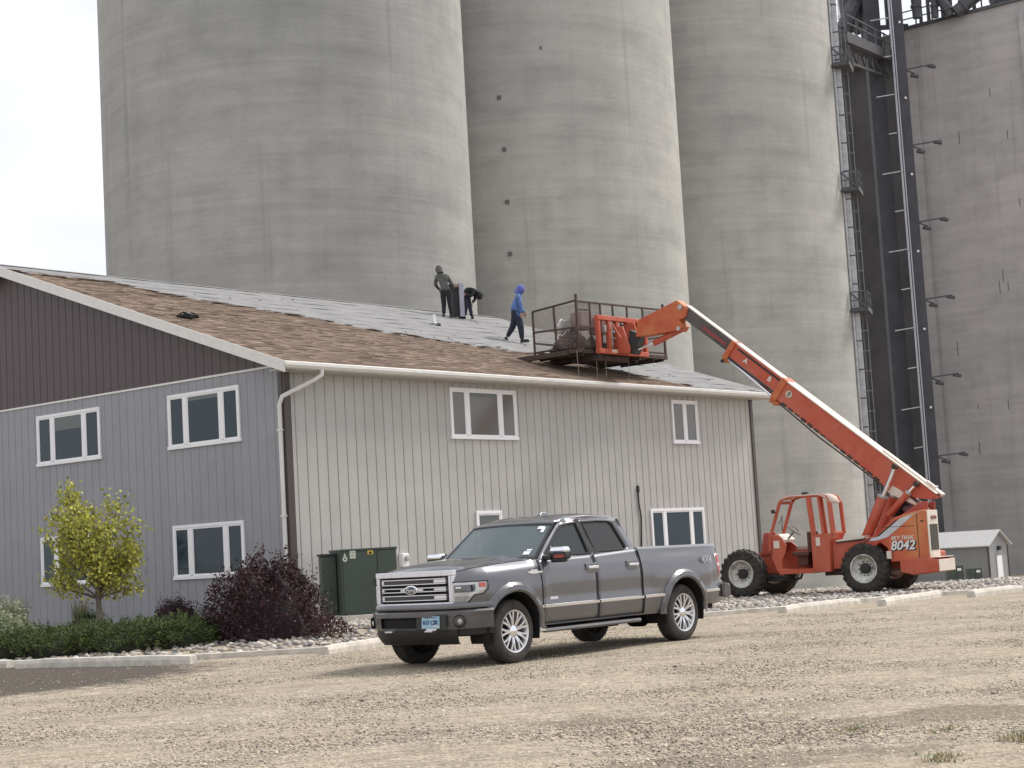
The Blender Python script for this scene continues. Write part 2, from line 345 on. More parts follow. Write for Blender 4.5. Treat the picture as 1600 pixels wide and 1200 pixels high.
stones('gravel', x, y, rng.uniform(.006, .014, len(x))*(1+rng.pareto(5, len(x))*.7).clip(0, 1.9), [M_PEB, M_PEB, M_PEB, M_PEBG], 'loose tan and grey gravel spread over the parking lot', lift=.15)
M_RK1 = mat('river_rock_pale', (.43, .395, .36), .85, island=.35); M_RK2 = mat('river_rock_grey', (.20, .195, .19), .85, island=.45); M_RK3 = mat('river_rock_tan', (.32, .27, .22), .85, island=.35)
def rockzone(a, b):
    if b < lerp(a, KL)+.12 or b > 57: return False
    d = Vector((a, b, 0))-BC
    if d.dot(BA) > -.1 and d.dot(BB) > -.1: return False
    return a > -13
x = rng.uniform(-14, 20, 60000); y = rng.uniform(27, 57, 60000); k = np.array([rockzone(a, b) for a, b in zip(x, y)]) & (np.abs(x) < y*.32+1)
x, y = x[k][:15000], y[k][:15000]
stones('rock_mulch', x, y, rng.uniform(.04, .085, len(x)), [M_RK1, M_RK2, M_RK1, M_RK3], 'pale and grey river rocks covering the bed beside the building', lift=.2)
# ---------------- building ----------------
def W(a, b, z): p = BC+BA*a+BB*b; return (p.x, p.y, z)
bld = empty('metal_clad_building', tuple(BC), 0, 'two storey grey steel sided building with brown gable and low pitched roof', 'building')
bld.rotation_euler = (0, 0, math.pi/2-YAW)      # local x = along the long wall (BA), local y = BB
L_, WD, EV, PK, RG = 20.6, 22.1, 6.12, 10.16, 11.04
SL = (PK-6.15)/(RG+.5); roofz = lambda b: 6.15+(b+.5)*SL if b <= RG else PK-(b-RG)*SL
m = MB(); m.prism([(.05, -.5), (WD-.05, -.5), (WD-.05, 5.9), (RG, 9.75), (.05, 5.9)], .05, L_-.05, 'x'); m.build('wall_core', M_TRIMD, bld)
wins_long = [(5.8, 8.5, 4.49, 5.82, 3), (15.98, 17.38, 4.49, 5.82, 2), (6.6, 7.63, 1.28, 2.58, 1), (14.52, 17.38, 1.22, 2.5, 3)]
wins_gab = [(1.48, 4.14, 4.48, 5.82, 3), (6.88, 9.63, 4.48, 5.82, 3), (1.5, 4.11, 1.27, 2.58, 3), (6.9, 9.6, 1.27, 2.56, 3)]
def pieces(x0, x1, z0, z1, wins):
    return [(z0, z1)]      # window frames stand proud of the siding
def panel(x0, x1, zs, face, mt, name='siding_panel', slope=None):
    """one standing steel siding board: flat pan with a recessed joint at its right edge"""
    m = MB(); g = .022 if face == 'L' else .016; dq = .011 if face == 'L' else .020
    for (z0, z1) in zs:
        prof = [(x0, -.0), (x0, .022), (x0+.012, .032), (x1-g-.012, .032), (x1-g, .022), (x1-g, dq), (x1, dq), (x1, 0)]
        if face == 'L': P = lambda p, q, z: (p, -q, z)
        else: P = lambda p, q, z: (-q, p, z)
        zt = (lambda p: z1) if not slope else (lambda p: roofz(p)-.30)
        n = len(prof); vs = [P(p, q, z0) for p, q in prof]+[P(p, q, zt(p)) for p, q in prof]
        m.add(vs, [tuple(range(n)), tuple(range(2*n-1, n-1, -1))]+[(i, i+n, (i+1) % n+n, (i+1) % n) for i in range(n)])
    return m.build(name, mt, bld)
pw = L_/62
for i in range(62):
    x0 = i*pw; x1 = x0+pw
    if x0 < .0: continue
    panel(x0 if i else .14, x1, pieces(x0, x1, -.4, 6.0, wins_long), 'L', M_SIDING)
pg = .305; n = int(WD/pg)
for i in range(n):
    x0 = i*pg+(.14 if i == 0 else 0); x1 = (i+1)*pg
    panel(x0, x1, pieces(x0, x1, -.4, 6.10, wins_gab), 'G', M_SIDINGG)
for i in range(n):
    x0 = i*pg; x1 = (i+1)*pg
    if roofz(x1)-.3 < 6.2: continue
    panel(x0, x1, [(6.15, 9)], 'G', M_BROWN, 'gable_board', slope=True)
m = MB(); m.box((-.045, WD/2, 6.125), (.03, WD, .05)); m.build('belt_trim', M_FASCIA, bld)
# corner trims
m = MB(); m.box((.06, -.045, 2.8), (.2, .06, 6.4)); m.box((-.0375, .05, 2.8), (.035, .13, 6.4)); m.build('corner_trim', M_TRIMD, bld)
m = MB(); m.box((L_-.04, -.045, 2.8), (.15, .06, 6.4)); m.box((L_+.02, .05, 2.8), (.05, .15, 6.4)); m.build('corner_trim', M_TRIMD, bld)
# windows
def window(a, b, z0, z1, k, face, blind=.0, glass=None):
    if face == 'L': P = lambda p, q, z: (p, -q, z)
    else: P = lambda p, q, z: (-q, p, z)
    def bx(m, p0, p1, q0, q1, y0, y1, mi=0):
        c0 = Vector(P(p0, y0, q0)); c1 = Vector(P(p1, y1, q1)); m.box((c0+c1)/2, [abs(t) for t in (c1-c0)], None, mi)
    t = .075; fr = MB()
    bx(fr, a, b, z1-t, z1, .0, .075); bx(fr, a-.03, b+.03, z0-.02, z0+t-.01, .0, .09)
    bx(fr, a, a+t, z0+t-.01, z1-t, .0, .075); bx(fr, b-t, b, z0+t-.01, z1-t, .0, .075)
    spl = {3: [0, .25, .75, 1], 2: [0, .5, 1], 1: [0, 1]}[k]; xs = [a+(b-a)*s for s in spl]
    for s in xs[1:-1]: bx(fr, s-.07, s+.07, z0+t, z1-t, .0, .07)
    f = fr.build('window_frame', M_WHITE, bld, bevel=.006)
    for i in range(k):
        p0 = xs[i]+(.07 if i else t); p1 = xs[i+1]-(.07 if i < k-1 else t)
        s_ = MB()
        for (u0, u1, v0, v1) in ((p0, p1, z0+t-.01, z0+t+.03), (p0, p1, z1-t-.04, z1-t), (p0, p0+.035, z0+t+.03, z1-t-.04), (p1-.035, p1, z0+t+.03, z1-t-.04)): bx(s_, u0, u1, v0, v1, .034, .06)
        s_.build('sash', M_WHITE, f)
        g = MB(); bx(g, p0+.03, p1-.03, z0+t+.02, z1-t-.03, .034, .044); g.build('pane', glass or M_GLASS, f)
        if blind and (k < 3 or i == 1):
            bl = MB(); zt = z1-t-.04; nb = max(2, int(blind*(z1-z0)/.05))
            for j in range(nb): bx(bl, p0+.04, p1-.04, zt-.05*(j+1)+.008, zt-.05*j, .045, .050)
            bl.build('blind', M_BLIND, f)
M_BAR = mat('dark_glossy_glass', (.04, .05, .055), .05, spec=.7)  # plain dark glossy glass in one even colour
for i, wv in enumerate(wins_long): window(*wv, 'L', blind=(.10, .0, .2, .0)[i], glass=(M_GLASSL if i != 3 else M_GLASS))
for i, wv in enumerate(wins_gab): window(*wv, 'G', blind=(.08, .28, 0, 0)[i])
# roof deck (near and far slopes)
m = MB(); t = .06
for (b0, b1) in ((-.5, RG), (RG, WD+.5)):
    z0, z1 = roofz(b0) if b0 < 0 else PK, PK if b1 == RG else roofz(b1)
    vs = [(-.48, b0, z0), (L_+.5, b0, z0), (L_+.5, b1, z1), (-.48, b1, z1)]
    m.add(vs+[(x_, y_, z_-t) for x_, y_, z_ in vs], [(0, 1, 2, 3), (7, 6, 5, 4), (0, 4, 5, 1), (1, 5, 6, 2), (2, 6, 7, 3), (3, 7, 4, 0)])
m.build('roof_deck', mat('roof_wood', (.22, .19, .16), .9), bld)
BD = [(-1, 10.3), (2.8, 9.9), (3.4, 8.9), (7.3, 6.7), (8.8, 5.2), (11.0, 4.5), (13.8, 3.4), (15.6, 1.1), (16.6, .3), (17.2, -.6)]
ca, sa = math.cos(math.atan(SL)), math.sin(math.atan(SL))
def rp(a, b, h): return (a, b-sa*h, roofz(b)+ca*h)
M_SHING = newm('brown_shingles', .95)
def shing():
    m, nt, b, tc = M_SHING; g = N(nt, 'ShaderNodeNewGeometry')
    c = ramp(nt, g.outputs['Random Per Island'], [(0, (.135, .094, .072)), (.25, (.175, .124, .092)), (.55, (.205, .148, .110)), (.85, (.24, .175, .132)), (1, (.29, .22, .17))])
    c = mixc(nt, .4, c, ramp(nt, noise(nt, tc.outputs['Object'], .5, 4), [(.35, (.8, .78, .76)), (.65, (1.1, 1.08, 1.05))]), 'MULTIPLY')
    c = mixc(nt, .4, c, ramp(nt, noise(nt, tc.outputs['Object'], 60, 2), [(.35, (.7, .7, .7)), (.65, (1.2, 1.2, 1.2))]), 'MULTIPLY')
    nt.links.new(c, b.inputs['Base Color']); return m
M_SH = shing()
m = MB(); cw = .15; nc = int((RG+.55)/(cw*ca))
for i in range(nc):
    b0 = -.53+i*cw*ca; a = -.5
    while a < L_+.4:
        wd = random.uniform(.16, .5); a1 = min(a+wd, L_+.5)
        lim = lerp((a+a1)/2, BD)+random.uniform(-.28, .28)
        if b0 < lim:
            h0 = .012+random.uniform(0, .014); e = random.uniform(-.015, .01)
            if lim-b0 < .4: h0 += random.uniform(0, .03)
            b1 = b0+cw*ca*1.25
            vs = [rp(a+.003, b0+e, h0-.012), rp(a1-.003, b0+e, h0-.012), rp(a1-.003, b0+e, h0), rp(a+.003, b0+e, h0), rp(a1-.003, b1, .006), rp(a+.003, b1, .006)]
            m.add(vs, [(0, 1, 2, 3), (3, 2, 4, 5), (0, 3, 5), (1, 4, 2)])
        a = a1
tag(m.build('shingles', M_SH, bld, fix=False), 'remaining brown asphalt shingles on the lower part of the roof', kind='stuff')
M_FELT, ntf, bf, tcf = newm('roof_underlayment', .85)
c = ramp(ntf, noise(ntf, tcf.outputs['Object'], 1.3, 6, .65, (1, 2.2, 1)), [(.3, (.155, .155, .157)), (.5, (.21, .208, .21)), (.72, (.27, .265, .265))])
c = mixc(ntf, .4, c, ramp(ntf, noise(ntf, tcf.outputs['Object'], 9, 5, .7, (.5, 2.5, 1)), [(.35, (.72, .72, .72)), (.6, (1.08, 1.08, 1.08))]), 'MULTIPLY')
ntf.links.new(c, bf.inputs['Base Color']); bumpn(ntf, bf, noise(ntf, tcf.outputs['Object'], 3, 5, .6, (.6, 2, 1)), .5, .05)
i = 0; b0 = -.52
while b0 < RG:      # overlapping strips of grey roofing felt, each its own piece
    b1 = min(b0+.95, RG); m = MB(); seg = 26
    # start where the shingles still lie over it
    def up(a, b): return .002 if b < lerp(a, BD)-.3 else .012+.004*(b1-b)/(b1-b0)+max(0, .014*math.sin(a*2.1+i*1.7)*math.sin(a*.77+b*3.1+i))
    m.grid(lambda a, b: rp(a, b, up(a, b)), frange(-.48, L_+.5, 70), frange(b0, b1, 4)); m.build('felt_strip', M_FELT, bld); b0 += .83; i += 1
# torn felt and shingle scraps
m = MB()
for k in range(110):
    a = random.uniform(1, L_); b = random.uniform(.3, RG-.2)
    if b < lerp(a, BD)+.15 or (k % 2 and b > lerp(a, BD)+1.2): continue
    s = random.uniform(.04, .12); h = .02; q = random.uniform(0, 3); dx, dy = math.cos(q)*s, math.sin(q)*s*.6
    m.add([rp(a-dx, b-dy, h), rp(a+dy, b-dx*.5, h+.01), rp(a+dx, b+dy, h), rp(a-dy, b+dx*.5, h+.01), rp(a, b, h+.025)], [(0, 1, 4), (1, 2, 4), (2, 3, 4), (3, 0, 4)])
tag(m.build('roof_scraps', mat('torn_shingle', (.07, .06, .055), .9, island=.5), bld, fix=False), 'dark scraps of torn shingle on the stripped roof', kind='stuff')
# ridge cap, rakes, gutter, soffit, downspout
m = MB(); m.prism([(RG-.16, PK-.02), (RG, PK+.035), (RG+.16, PK-.02), (RG, PK+.0)], -.48, L_+.5, 'x'); m.build('ridge_cap', M_FELT, bld)
for nm, x0 in (('rake_fascia', -.52), ('rake_fascia', L_+.49)):
    m = MB(); h = .26
    for (b0, b1) in ((-.62, RG), (RG, WD+.62)):
        z0 = 6.15+(b0+.5)*SL if b0 < 1 else PK; z1 = PK if b1 == RG else PK-(b1-RG)*SL
        m.add([(x_, y_, z_) for x_ in (x0, x0+.035) for (y_, z_) in ((b0, z0+.03), (b1, z1+.03), (b1, z1+.03-h), (b0, z0+.03-h))], [(0, 1, 2, 3), (7, 6, 5, 4), (0, 4, 5, 1), (1, 5, 6, 2), (2, 6, 7, 3), (3, 7, 4, 0)])
    m.build(nm, M_FASCIA, bld)
m = MB(); m.add([(x_, y_, z_) for (y_, z_) in ((-.5, 5.93), (RG, 9.93), (WD+.5, 5.93)) for x_ in (-.49, .0)], [(0, 1, 3, 2), (2, 3, 5, 4)]); m.build('gable_soffit', M_SOFFIT, bld, solid=.01)
m = MB(); m.box((L_/2+.03, -.26, 5.97), (L_+.95, .46, .03)); m.build('eave_soffit', M_SOFFIT, bld)
m = MB(); m.prism([(-.52, 5.985), (-.62, 5.985), (-.66, 6.05), (-.66, 6.12), (-.645, 6.135), (-.63, 6.12), (-.63, 6.06), (-.60, 6.01), (-.53, 6.01), (-.53, 6.14), (-.52, 6.14)], -.5, L_+.5, 'x')
m.box((L_/2, -.505, 6.06), (L_+.98, .02, .18)); m.build('gutter', M_FASCIA, bld)
m = MB(); pts = [(.72, -.58, 6.0), (.72, -.57, 5.86), (.55, -.46, 5.74), (.1, -.22, 5.5), (-.085, -.05, 5.38), (-.09, .045, 5.2), (-.09, .05, 4), (-.09, .05, 2), (-.09, .05, .3)]
m.tube(pts, .055, 10); o = m.build('downspout', M_FASCIA, bld)
m = MB()
for z_ in (4.6, 2.6, .8): m.box((-.09, .05, z_), (.13, .13, .04))
m.build('bracket', M_FASCIA, o)
m = MB(); m.tube([(13.95, -.06, 3.05), (13.93, -.07, 2.7), (14.02, -.06, 2.3), (13.98, -.06, 1.8), (13.93, -.06, 1.2), (13.96, -.06, .2)], .022, 8); m.tube([(13.93, -.08, 3.02), (13.95, -.05, 3.2)], .045, 8)
m.build('service_cable', M_BLACK, bld)
def roofw(a, b, h=0): l = Vector(rp(a, b, h)); p = BC+BA*l.x+BB*l.y; return Vector((p.x, p.y, l.z))
# pipe vent
v = empty('roof_vent', tuple(roofw(13.9, 7.6)), 0, 'small white plumbing vent pipe with flashing on the stripped roof', 'vent')
m = MB(); m.lathe([(-.1, .05), (.34, .045), (.35, .03)], 12, 'z'); m.build('pipe', M_WHITE, v)
m = MB(); m.lathe([(-.02, .16), (.02, .15), (.1, .06)], 14, 'z'); m.box((0, 0, .015), (.42, .34, .02), Matrix.Rotation(R(-10), 3, 'X')); m.build('flashing', M_GALV, v)
# nail gun / tool bag on shingles
p = roofw(.85, 4.35, .03); tb = empty('tool_pouch', tuple(p), R(20), 'black tool pouch lying on the brown shingles by the rake', 'tool bag')
m = MB(); m.box((0, 0, .06), (.30, .16, .13), Matrix.Rotation(R(12), 3, 'Y'), taper=.7); m.box((.2, .02, .05), (.22, .12, .1), None, taper=.8); m.box((-.2, 0, .05), (.16, .13, .08), Matrix.Rotation(R(-20), 3, 'Y')); m.build('pouch', mat('black_canvas', (.012, .012, .012), .9, bump=.3), tb, bevel=.03)
m = MB(); m.tube([(-.25, .05, .08), (-.1, .09, .17), (.12, .07, .16), (.28, .03, .08)], .018, 6); m.build('strap', M_BLACKM, tb)
m = MB(); m.box((.03, -.05, .14), (.1, .03, .03)); m.build('buckle', M_GALV, tb)

# ---------------- silos ----------------
SR = 11.0; SC_C = [(-12.826, 102.657), (1.576, 118.419), (15.978, 134.181)]
lab = ['largest looking concrete grain silo at the left, behind the roof ridge', 'middle concrete grain silo with a line of small anchor plates', 'right concrete grain silo with caged ladder and platforms on its side']
SIL = []
for (cx, cy), lb in zip(SC_C, lab):
    s = empty('grain_silo', (cx, cy, -4), 0, lb, 'silo', 'concrete grain silos in a row'); SIL.append(s)
    m = MB(); zs = frange(0, 60, 12); m.lathe([(z_, SR) for z_ in zs], 160, 'z'); m.build('shell', M_SILO if cx < -5 else M_SILO2, s)
    m = MB(); m.lathe([(0, SR+.5), (.1, 0)], 96, 'z', c=(0, 0, 60)); m.build('roof_slab', M_SILO, s)
for (ang, z_) in ((-97.0, 30.4), (-96.3, 27.0), (-96.3, 23.6), (-96.4, 20.25), (-82.2, 33.5)):
    a = R(ang); m = MB(); m.box((SR*math.cos(a), SR*math.sin(a), z_+4), (.26, .16, .26) if ang < -90 else (.12, .1, .2), Matrix.Rotation(a-math.pi/2, 3, 'Z')); m.build('anchor_plate', mat('anchor_grey', (.13, .125, .12), .8), SIL[1])
# vertical pipe and caged ladder on silo 3
a0 = R(-17.5); cx, cy = SC_C[2]
def sp(ang, r, z_): return (cx+(SR+r)*math.cos(ang), cy+(SR+r)*math.sin(ang), z_)
pp = empty('wall_duct', sp(a0-.03, .25, -2.6), 0, 'pale vertical conduit duct fixed up the edge of the right silo', 'duct')
m = MB(); m.box((0, 0, 29), (.55, .4, 58), Matrix.Rotation(a0, 3, 'Z')); m.build('duct_run', M_GALV, pp)
m = MB()
for k in range(26): m.box((0, 0, 1+k*2.2), (.62, .5, .08), Matrix.Rotation(a0, 3, 'Z'))
m.build('clamp', M_STEEL, pp)
for k, da in enumerate((-.085, -.062)):
    c_ = empty('riser_pipe', sp(a0+da, .1, -2.6), 0, ('thin grey riser pipe farther from the duct on the right silo', 'thin grey riser pipe next to the duct on the right silo')[k], 'pipe')
    m = MB(); m.tube([(0, 0, 0), (0, 0, 58)], .07, 8); m.build('pipe_run', M_GALV, c_)
M_LAD = mat('weathered_galv', (.20, .20, .205), .55, .3)
ld = empty('caged_ladder', sp(a0+.05, .25, -2.6), a0, 'steel caged ladder climbing the edge of the right silo', 'ladder')
m = MB()
for y_ in (-.23, .23): m.bar((0, y_, 0), (0, y_, 58), .06, .06)
m.build('rail', M_LAD, ld)
m = MB()
for k in range(190): m.bar((0, -.23, .3*k+.5), (0, .23, .3*k+.5), .03)
tag(m.build('rung', M_LAD, ld), kind='stuff')
m = MB(); PLZ = [16.75, 29.5, 38.9+.9, 51]
for k in range(34):
    z_ = 2.4+k*1.55; pts = [(.75*math.sin(R(t_)), .38*math.cos(R(t_)), z_) for t_ in range(0, 181, 30)]; m.tube(pts, .025, 5)
for t_ in (30, 70, 110, 150): m.bar((.75*math.sin(R(t_)), .38*math.cos(R(t_)), 2.4), (.75*math.sin(R(t_)), .38*math.cos(R(t_)), 55), .035)
m.build('safety_cage', M_LAD, ld)
def platform(z_, lb):
    p = empty('rest_platform', sp(a0-.01, .0, z_), a0, lb, 'platform', 'rest platforms on the silo ladder')
    m = MB(); m.box((.65, -.1, 0), (1.3, 2.6, .28)); m.build('deck', M_STEEL, p)
    m = MB(); m.box((1.32, -.1, .08), (.05, 2.6, .07)); m.box((1.32, -.1, -.1), (.05, 2.6, .07)); m.build('toe_board', M_GALV, p)
    m = MB()
    for (x_, y_) in ((.05, -1.4), (.65, -1.4), (1.3, -1.4), (1.3, -.5), (1.3, .4), (1.3, 1.2), (.65, 1.2), (.05, 1.2)): m.bar((x_, y_, 0), (x_, y_, 1.35), .08)
    for zz in (.7, 1.35): m.bar((.0, -1.4, zz), (1.3, -1.4, zz), .07); m.bar((1.3, -1.4, zz), (1.3, 1.2, zz), .07); m.bar((1.3, 1.2, zz), (0, 1.2, zz), .07)
    m.build('railing', M_STEEL, p)
    m = MB(); m.bar((.05, -1.42, 1.3), (1.3, -1.42, .0), .12); m.bar((.05, 1.22, 1.3), (1.3, 1.22, .0), .12); m.build('brace', M_STEEL, p)
for z_, lb in ((18.3, 'lowest steel rest platform on the silo ladder, level with the boom top'), (27.6, 'middle steel rest platform on the silo ladder'), (37.4, 'highest steel rest platform on the silo ladder, by the catwalk')): platform(z_, lb)

# ---------------- workhouse, leg tower, catwalk ----------------
P0 = Vector((40.2, 165, 0)); DB = Vector((.773, -.634, 0)); DA = Vector((.634, .773, 0))
def Q(u, v, z_): p = P0+DB*u+DA*v; return (p.x, p.y, z_)
wh = empty('concrete_workhouse', (P0.x, P0.y, -5), math.atan2(DB.y, DB.x), 'tall mauve grey concrete workhouse block at the right edge', 'building')
m = MB(); m.box((8, 8, 27.6), (16, 16, 55.2)); m.build('wall', M_BOX, wh)
m = MB(); m.box((8, 8, 55.35), (16.5, 16.5, .3)); m.build('roof_edge', M_STEEL, wh)
m = MB(); m.box((.5, -.10, 27), (1.4, .2, 54)); m.build('pilaster', M_BOX, wh)
m = MB(); m.box((12.3, -.15, 27), (.5, .3, 54)); m.build('pilaster', M_BOX, wh)
m = MB()
for k in range(16):
    x_ = random.uniform(3, 12); z_ = random.uniform(12, 50); m.box((x_, -.01, z_), (.05, .03, random.uniform(.5, 1.5)))
tag(m.build('wall_cracks', M_STEEL, wh), kind='stuff')
rw = empty('shaded_headhouse', (33.2, 176, -5), math.atan2(DB.y, DB.x), 'shaded recessed headhouse wall between the right silo and the workhouse', 'building')
M_DARKW = mat('recess_shaded_concrete', (.095, .09, .094), .9, col2=(.06, .058, .062), vscale=.25, bump=.2, bscale=4)  # shade of the recess put into a dark wall colour
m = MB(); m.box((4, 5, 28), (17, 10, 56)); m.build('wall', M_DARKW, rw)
m = MB(); m.box((4, -.3, 55), (17, 1.0, 2.4)); m.build('top_beam', mat('beam_concrete', (.15, .145, .145), .9, var=.1), rw)
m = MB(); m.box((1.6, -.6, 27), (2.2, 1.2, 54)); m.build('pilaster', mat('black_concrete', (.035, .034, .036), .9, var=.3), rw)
for k in range(7):
    m = MB(); m.box((1.7, -1.25, 8+k*7.4), (.3, .25, .3)); m.build('bulkhead_lamp', M_GALV, rw)
# leg tower with conduits and lamp arms
tw = empty('leg_tower', (38.0, 160, -4), 0, 'dark steel bucket elevator leg rising in front of the workhouse corner', 'tower')
M_LEG = mat('leg_casing', (.050, .050, .062), .6, var=.2, vscale=.8)
m = MB(); m.box((.55, 0, 35), (1.15, 1.0, 70)); m.build('casing', M_LEG, tw)
m = MB(); m.box((-1.3, 2.2, 35), (1.5, 1.2, 70)); m.build('casing', M_LEG, tw)
for dx, r_ in ((-.16, .09), (.06, .07)):
    m = MB(); m.tube([(dx, -.7, 0), (dx, -.7, 70)], r_, 8); m.build('conduit', mat('pale_conduit', (.45, .46, .50), .35, .6), tw)
m = MB()
for k in range(36): m.box((-.05, -.6, 1+k*1.9), (.6, .16, .1))
tag(m.build('conduit_clamp', M_STEEL, tw), kind='stuff')
for k in range(16):
    z_ = 5.6+k*3.72; m = MB(); l_ = 1.7 if k % 2 else .8
    m.bar((-.3-l_, -.6, z_-.12*l_), (-.2, -.6, z_), .09); m.build('stub_bracket', M_GALV, tw)
for k in range(7):
    z_ = 9.3+k*7.36; m = MB(); m.box((.75, -.62, z_), (.2, .1, .2)); m.build('marker_lamp', mat('lamp_glass_white', (.75, .75, .73), .3), tw)
ORD = ['lowest', 'second lowest', 'third lowest', 'middle', 'third highest', 'second highest']
for k in range(6):
    z_ = 8.1+k*7.36
    la = empty('floodlight_arm', (39.0, 159.6, z_), 0, '%s steel arm with two dark floodlights beside the leg tower' % ('third highest' if k == 3 else ORD[k] if k < 3 else ['', '', '', '', 'second highest', 'highest'][k]), 'floodlight', 'floodlight arms on the leg tower')
    m = MB(); m.bar((0, 0, 0), (2.5, -.6, .18), .13); m.bar((0, 0, -.05), (1.0, .5, -.35), .1); m.build('arm', M_STEEL, la)
    for (x_, y_, z2) in ((2.35, -.6, .0), (.95, .5, -.55)):
        m = MB(); m.box((x_, y_, z2), (.75, .42, .26), Matrix.Rotation(R(12), 3, 'Y')); m.build('lamp_head', M_STEEL, la, bevel=.04)
# roof rail on the workhouse and steel spouting above
rl = empty('roof_railing', Q(0, -.1, 50.5), math.atan2(DB.y, DB.x), 'steel guard rail along the workhouse roof edge', 'railing')
m = MB()
for k in range(9): m.bar((k*1.7, 0, 0), (k*1.7, 0, 1.5), .12)
m.build('post', M_STEEL, rl)
for z_ in (.75, 1.5):
    m = MB(); m.bar((0, 0, z_), (14.5, 0, z_), .1); m.build('rail', M_STEEL, rl)
cwk = empty('roof_catwalk', (28.6, 140, 42.5), 0, 'steel catwalk with handrail running from the top ladder platform back to the headhouse', 'catwalk')
m = MB(); a_, b_ = Vector((.3, 0, .1)), Vector((10.2, 26, 5.4)); m.bar(a_, b_, 1.4, .9); m.build('deck', M_STEEL, cwk)
for k in range(6):
    m = MB(); p = a_+(b_-a_)*(k/5)+Vector((.6, -.3, .3)); m.bar(p, p+Vector((0, 0, 1.7)), .13); m.build('post', M_STEEL, cwk)
for z_ in (1.2, 1.9):
    m = MB(); o_ = Vector((.6, -.3, z_)); m.bar(a_+o_, b_+o_, .11); m.build('handrail', M_STEEL, cwk)
m = MB(); q_ = Vector((0, 0, -1.9))
for k in range(6):
    p = a_+(b_-a_)*(k/6); r_ = a_+(b_-a_)*((k+1)/6); m.bar(p, r_+q_, .16); m.bar(r_+q_, r_, .14)
m.bar(a_+q_, b_+q_, .22); m.build('truss', M_STEEL, cwk)
def spout(p, q, r_, lb):
    e_ = empty('grain_spout', p, 0, lb, 'spout', 'grain spouts over the workhouse'); m = MB(); d = Vector(q)-Vector(p); m.tube([(0, 0, 0), d], r_, 10); m.build('pipe', M_STEEL, e_)
    for t_ in (.1, .35, .6, .85):
        m = MB(); c0 = d*t_; m.tube([c0-d.normalized()*.12, c0+d.normalized()*.12], r_*1.25, 10); m.build('flange', M_STEEL, e_)
for (p_, q_, r_, lb) in (((33.5, 163, 49.0), (39.5, 163, 60), .8, 'fat dark grain spout slanting up to the right beside the silo top'), ((36.6, 164, 49.6), (34.6, 164, 62), .55, 'steep dark grain spout left of the leg tower'),
        ((37.2, 166, 50.5), (33.4, 166, 60), .7, 'dark grain spout slanting up to the left behind the leg tower'), ((41.0, 161.5, 50.4), (40.6, 161.5, 62), .42, 'near vertical grain spout just right of the leg tower'),
        ((42.6, 161, 50.2), (42.9, 161, 62), .34, 'thin upright grain spout second from the leg tower'), ((43.9, 160.6, 50.2), (41.2, 160.6, 56.5), .45, 'short grain spout leaning left toward the leg tower'),
        ((44.4, 160.5, 50.4), (52.5, 158.5, 56.0), .62, 'grain spout slanting up to the right over the workhouse roof'), ((47.6, 159.5, 50.6), (53.5, 157.5, 53.2), .55, 'low grain spout lying along the workhouse roof'),
        ((49.2, 159, 50.0), (46.3, 159, 57), .28, 'thin grain spout slanting up to the left over the workhouse roof'), ((50.2, 158.5, 50.2), (56, 155, 54.8), .6, 'rightmost grain spout on the workhouse roof')):
    spout(p_, q_, r_, lb)
st = empty('support_frame', (42.5, 163, 50.3), 0, 'steel support frame standing on the workhouse roof', 'frame')
for (x_, y_) in ((0, 0), (2.2, 0), (0, 3), (2.2, 3), (6.2, -2), (4.2, -1)):
    m = MB(); m.bar((x_, y_, 0), (x_, y_, 12), .3); m.build('leg', M_STEEL, st)
m = MB()
for z_ in (2.2, 4.5, 7): m.bar((0, 0, z_), (2.2, 0, z_), .25); m.bar((0, 0, z_), (2.2, 0, z_+2.2), .18)
m.bar((2.2, 0, 5), (6.2, -2, 7), .25); m.build('brace', M_STEEL, st)
hp = empty('grain_hopper', (36.4, 167, 52.3), 0, 'dark steel distributor hopper above the recess', 'hopper')
m = MB(); m.lathe([(-1.5, .3), (0, 1.6), (4, 1.8), (4.1, 0)], 16, 'z'); m.build('body', M_STEEL, hp)
m = MB(); m.bar((-3, 0, -1.0), (5, 0, -1.0), .4); m.bar((-3, 0, -1), (-3, 0, 3), .3); m.bar((3, 0, -1), (3, 0, 3), .3); m.build('cradle', M_STEEL, hp)

# ---------------- shed and electrical boxes behind ----------------
shd = empty('small_shed', (36.1, 134, -3.0), math.atan2(.773, .634), 'small grey metal shed with pale roof and white door beyond the rocks', 'shed')
M_SHED = mat('shed_siding', (.26, .27, .28), .5, var=.06); ln, dp, hw, hr = 3.6, 9, 2.95, 3.95       # local x = along gable, y = back to the left
m = MB()
m.add([(0, 0, -1), (ln, 0, -1), (ln, 0, hw), (ln/2, 0, hr), (0, 0, hw), (0, dp, -1), (ln, dp, -1), (ln, dp, hw), (ln/2, dp, hr), (0, dp, hw)],
      [(0, 1, 2, 3, 4), (9, 8, 7, 6, 5), (0, 4, 9, 5), (1, 6, 7, 2)]); m.build('wall', M_SHED, shd)
m = MB()
for s_ in (0, 1):
    x0, x1 = (-.35, ln/2) if s_ == 0 else (ln+.35, ln/2); z0 = hw-.13; vs = [(x0, -.3, z0), (x1, -.3, hr+.06), (x1, dp+.3, hr+.06), (x0, dp+.3, z0)]
    m.add(vs+[(a_, b_, c_+.08) for a_, b_, c_ in vs], [(0, 3, 2, 1), (4, 5, 6, 7), (0, 1, 5, 4), (1, 2, 6, 5), (2, 3, 7, 6), (3, 0, 4, 7)])
m.build('roof', mat('shed_roof', (.52, .52, .52), .4, var=.05), shd)
m = MB(); m.box((ln*.52, -.04, 1.0), (.95, .06, 2.1)); m.build('door', M_WHITE, shd)
m = MB(); m.box((ln*.52, -.12, 2.65), (.4, .2, .3)); m.build('wall_lamp', M_BLACK, shd)
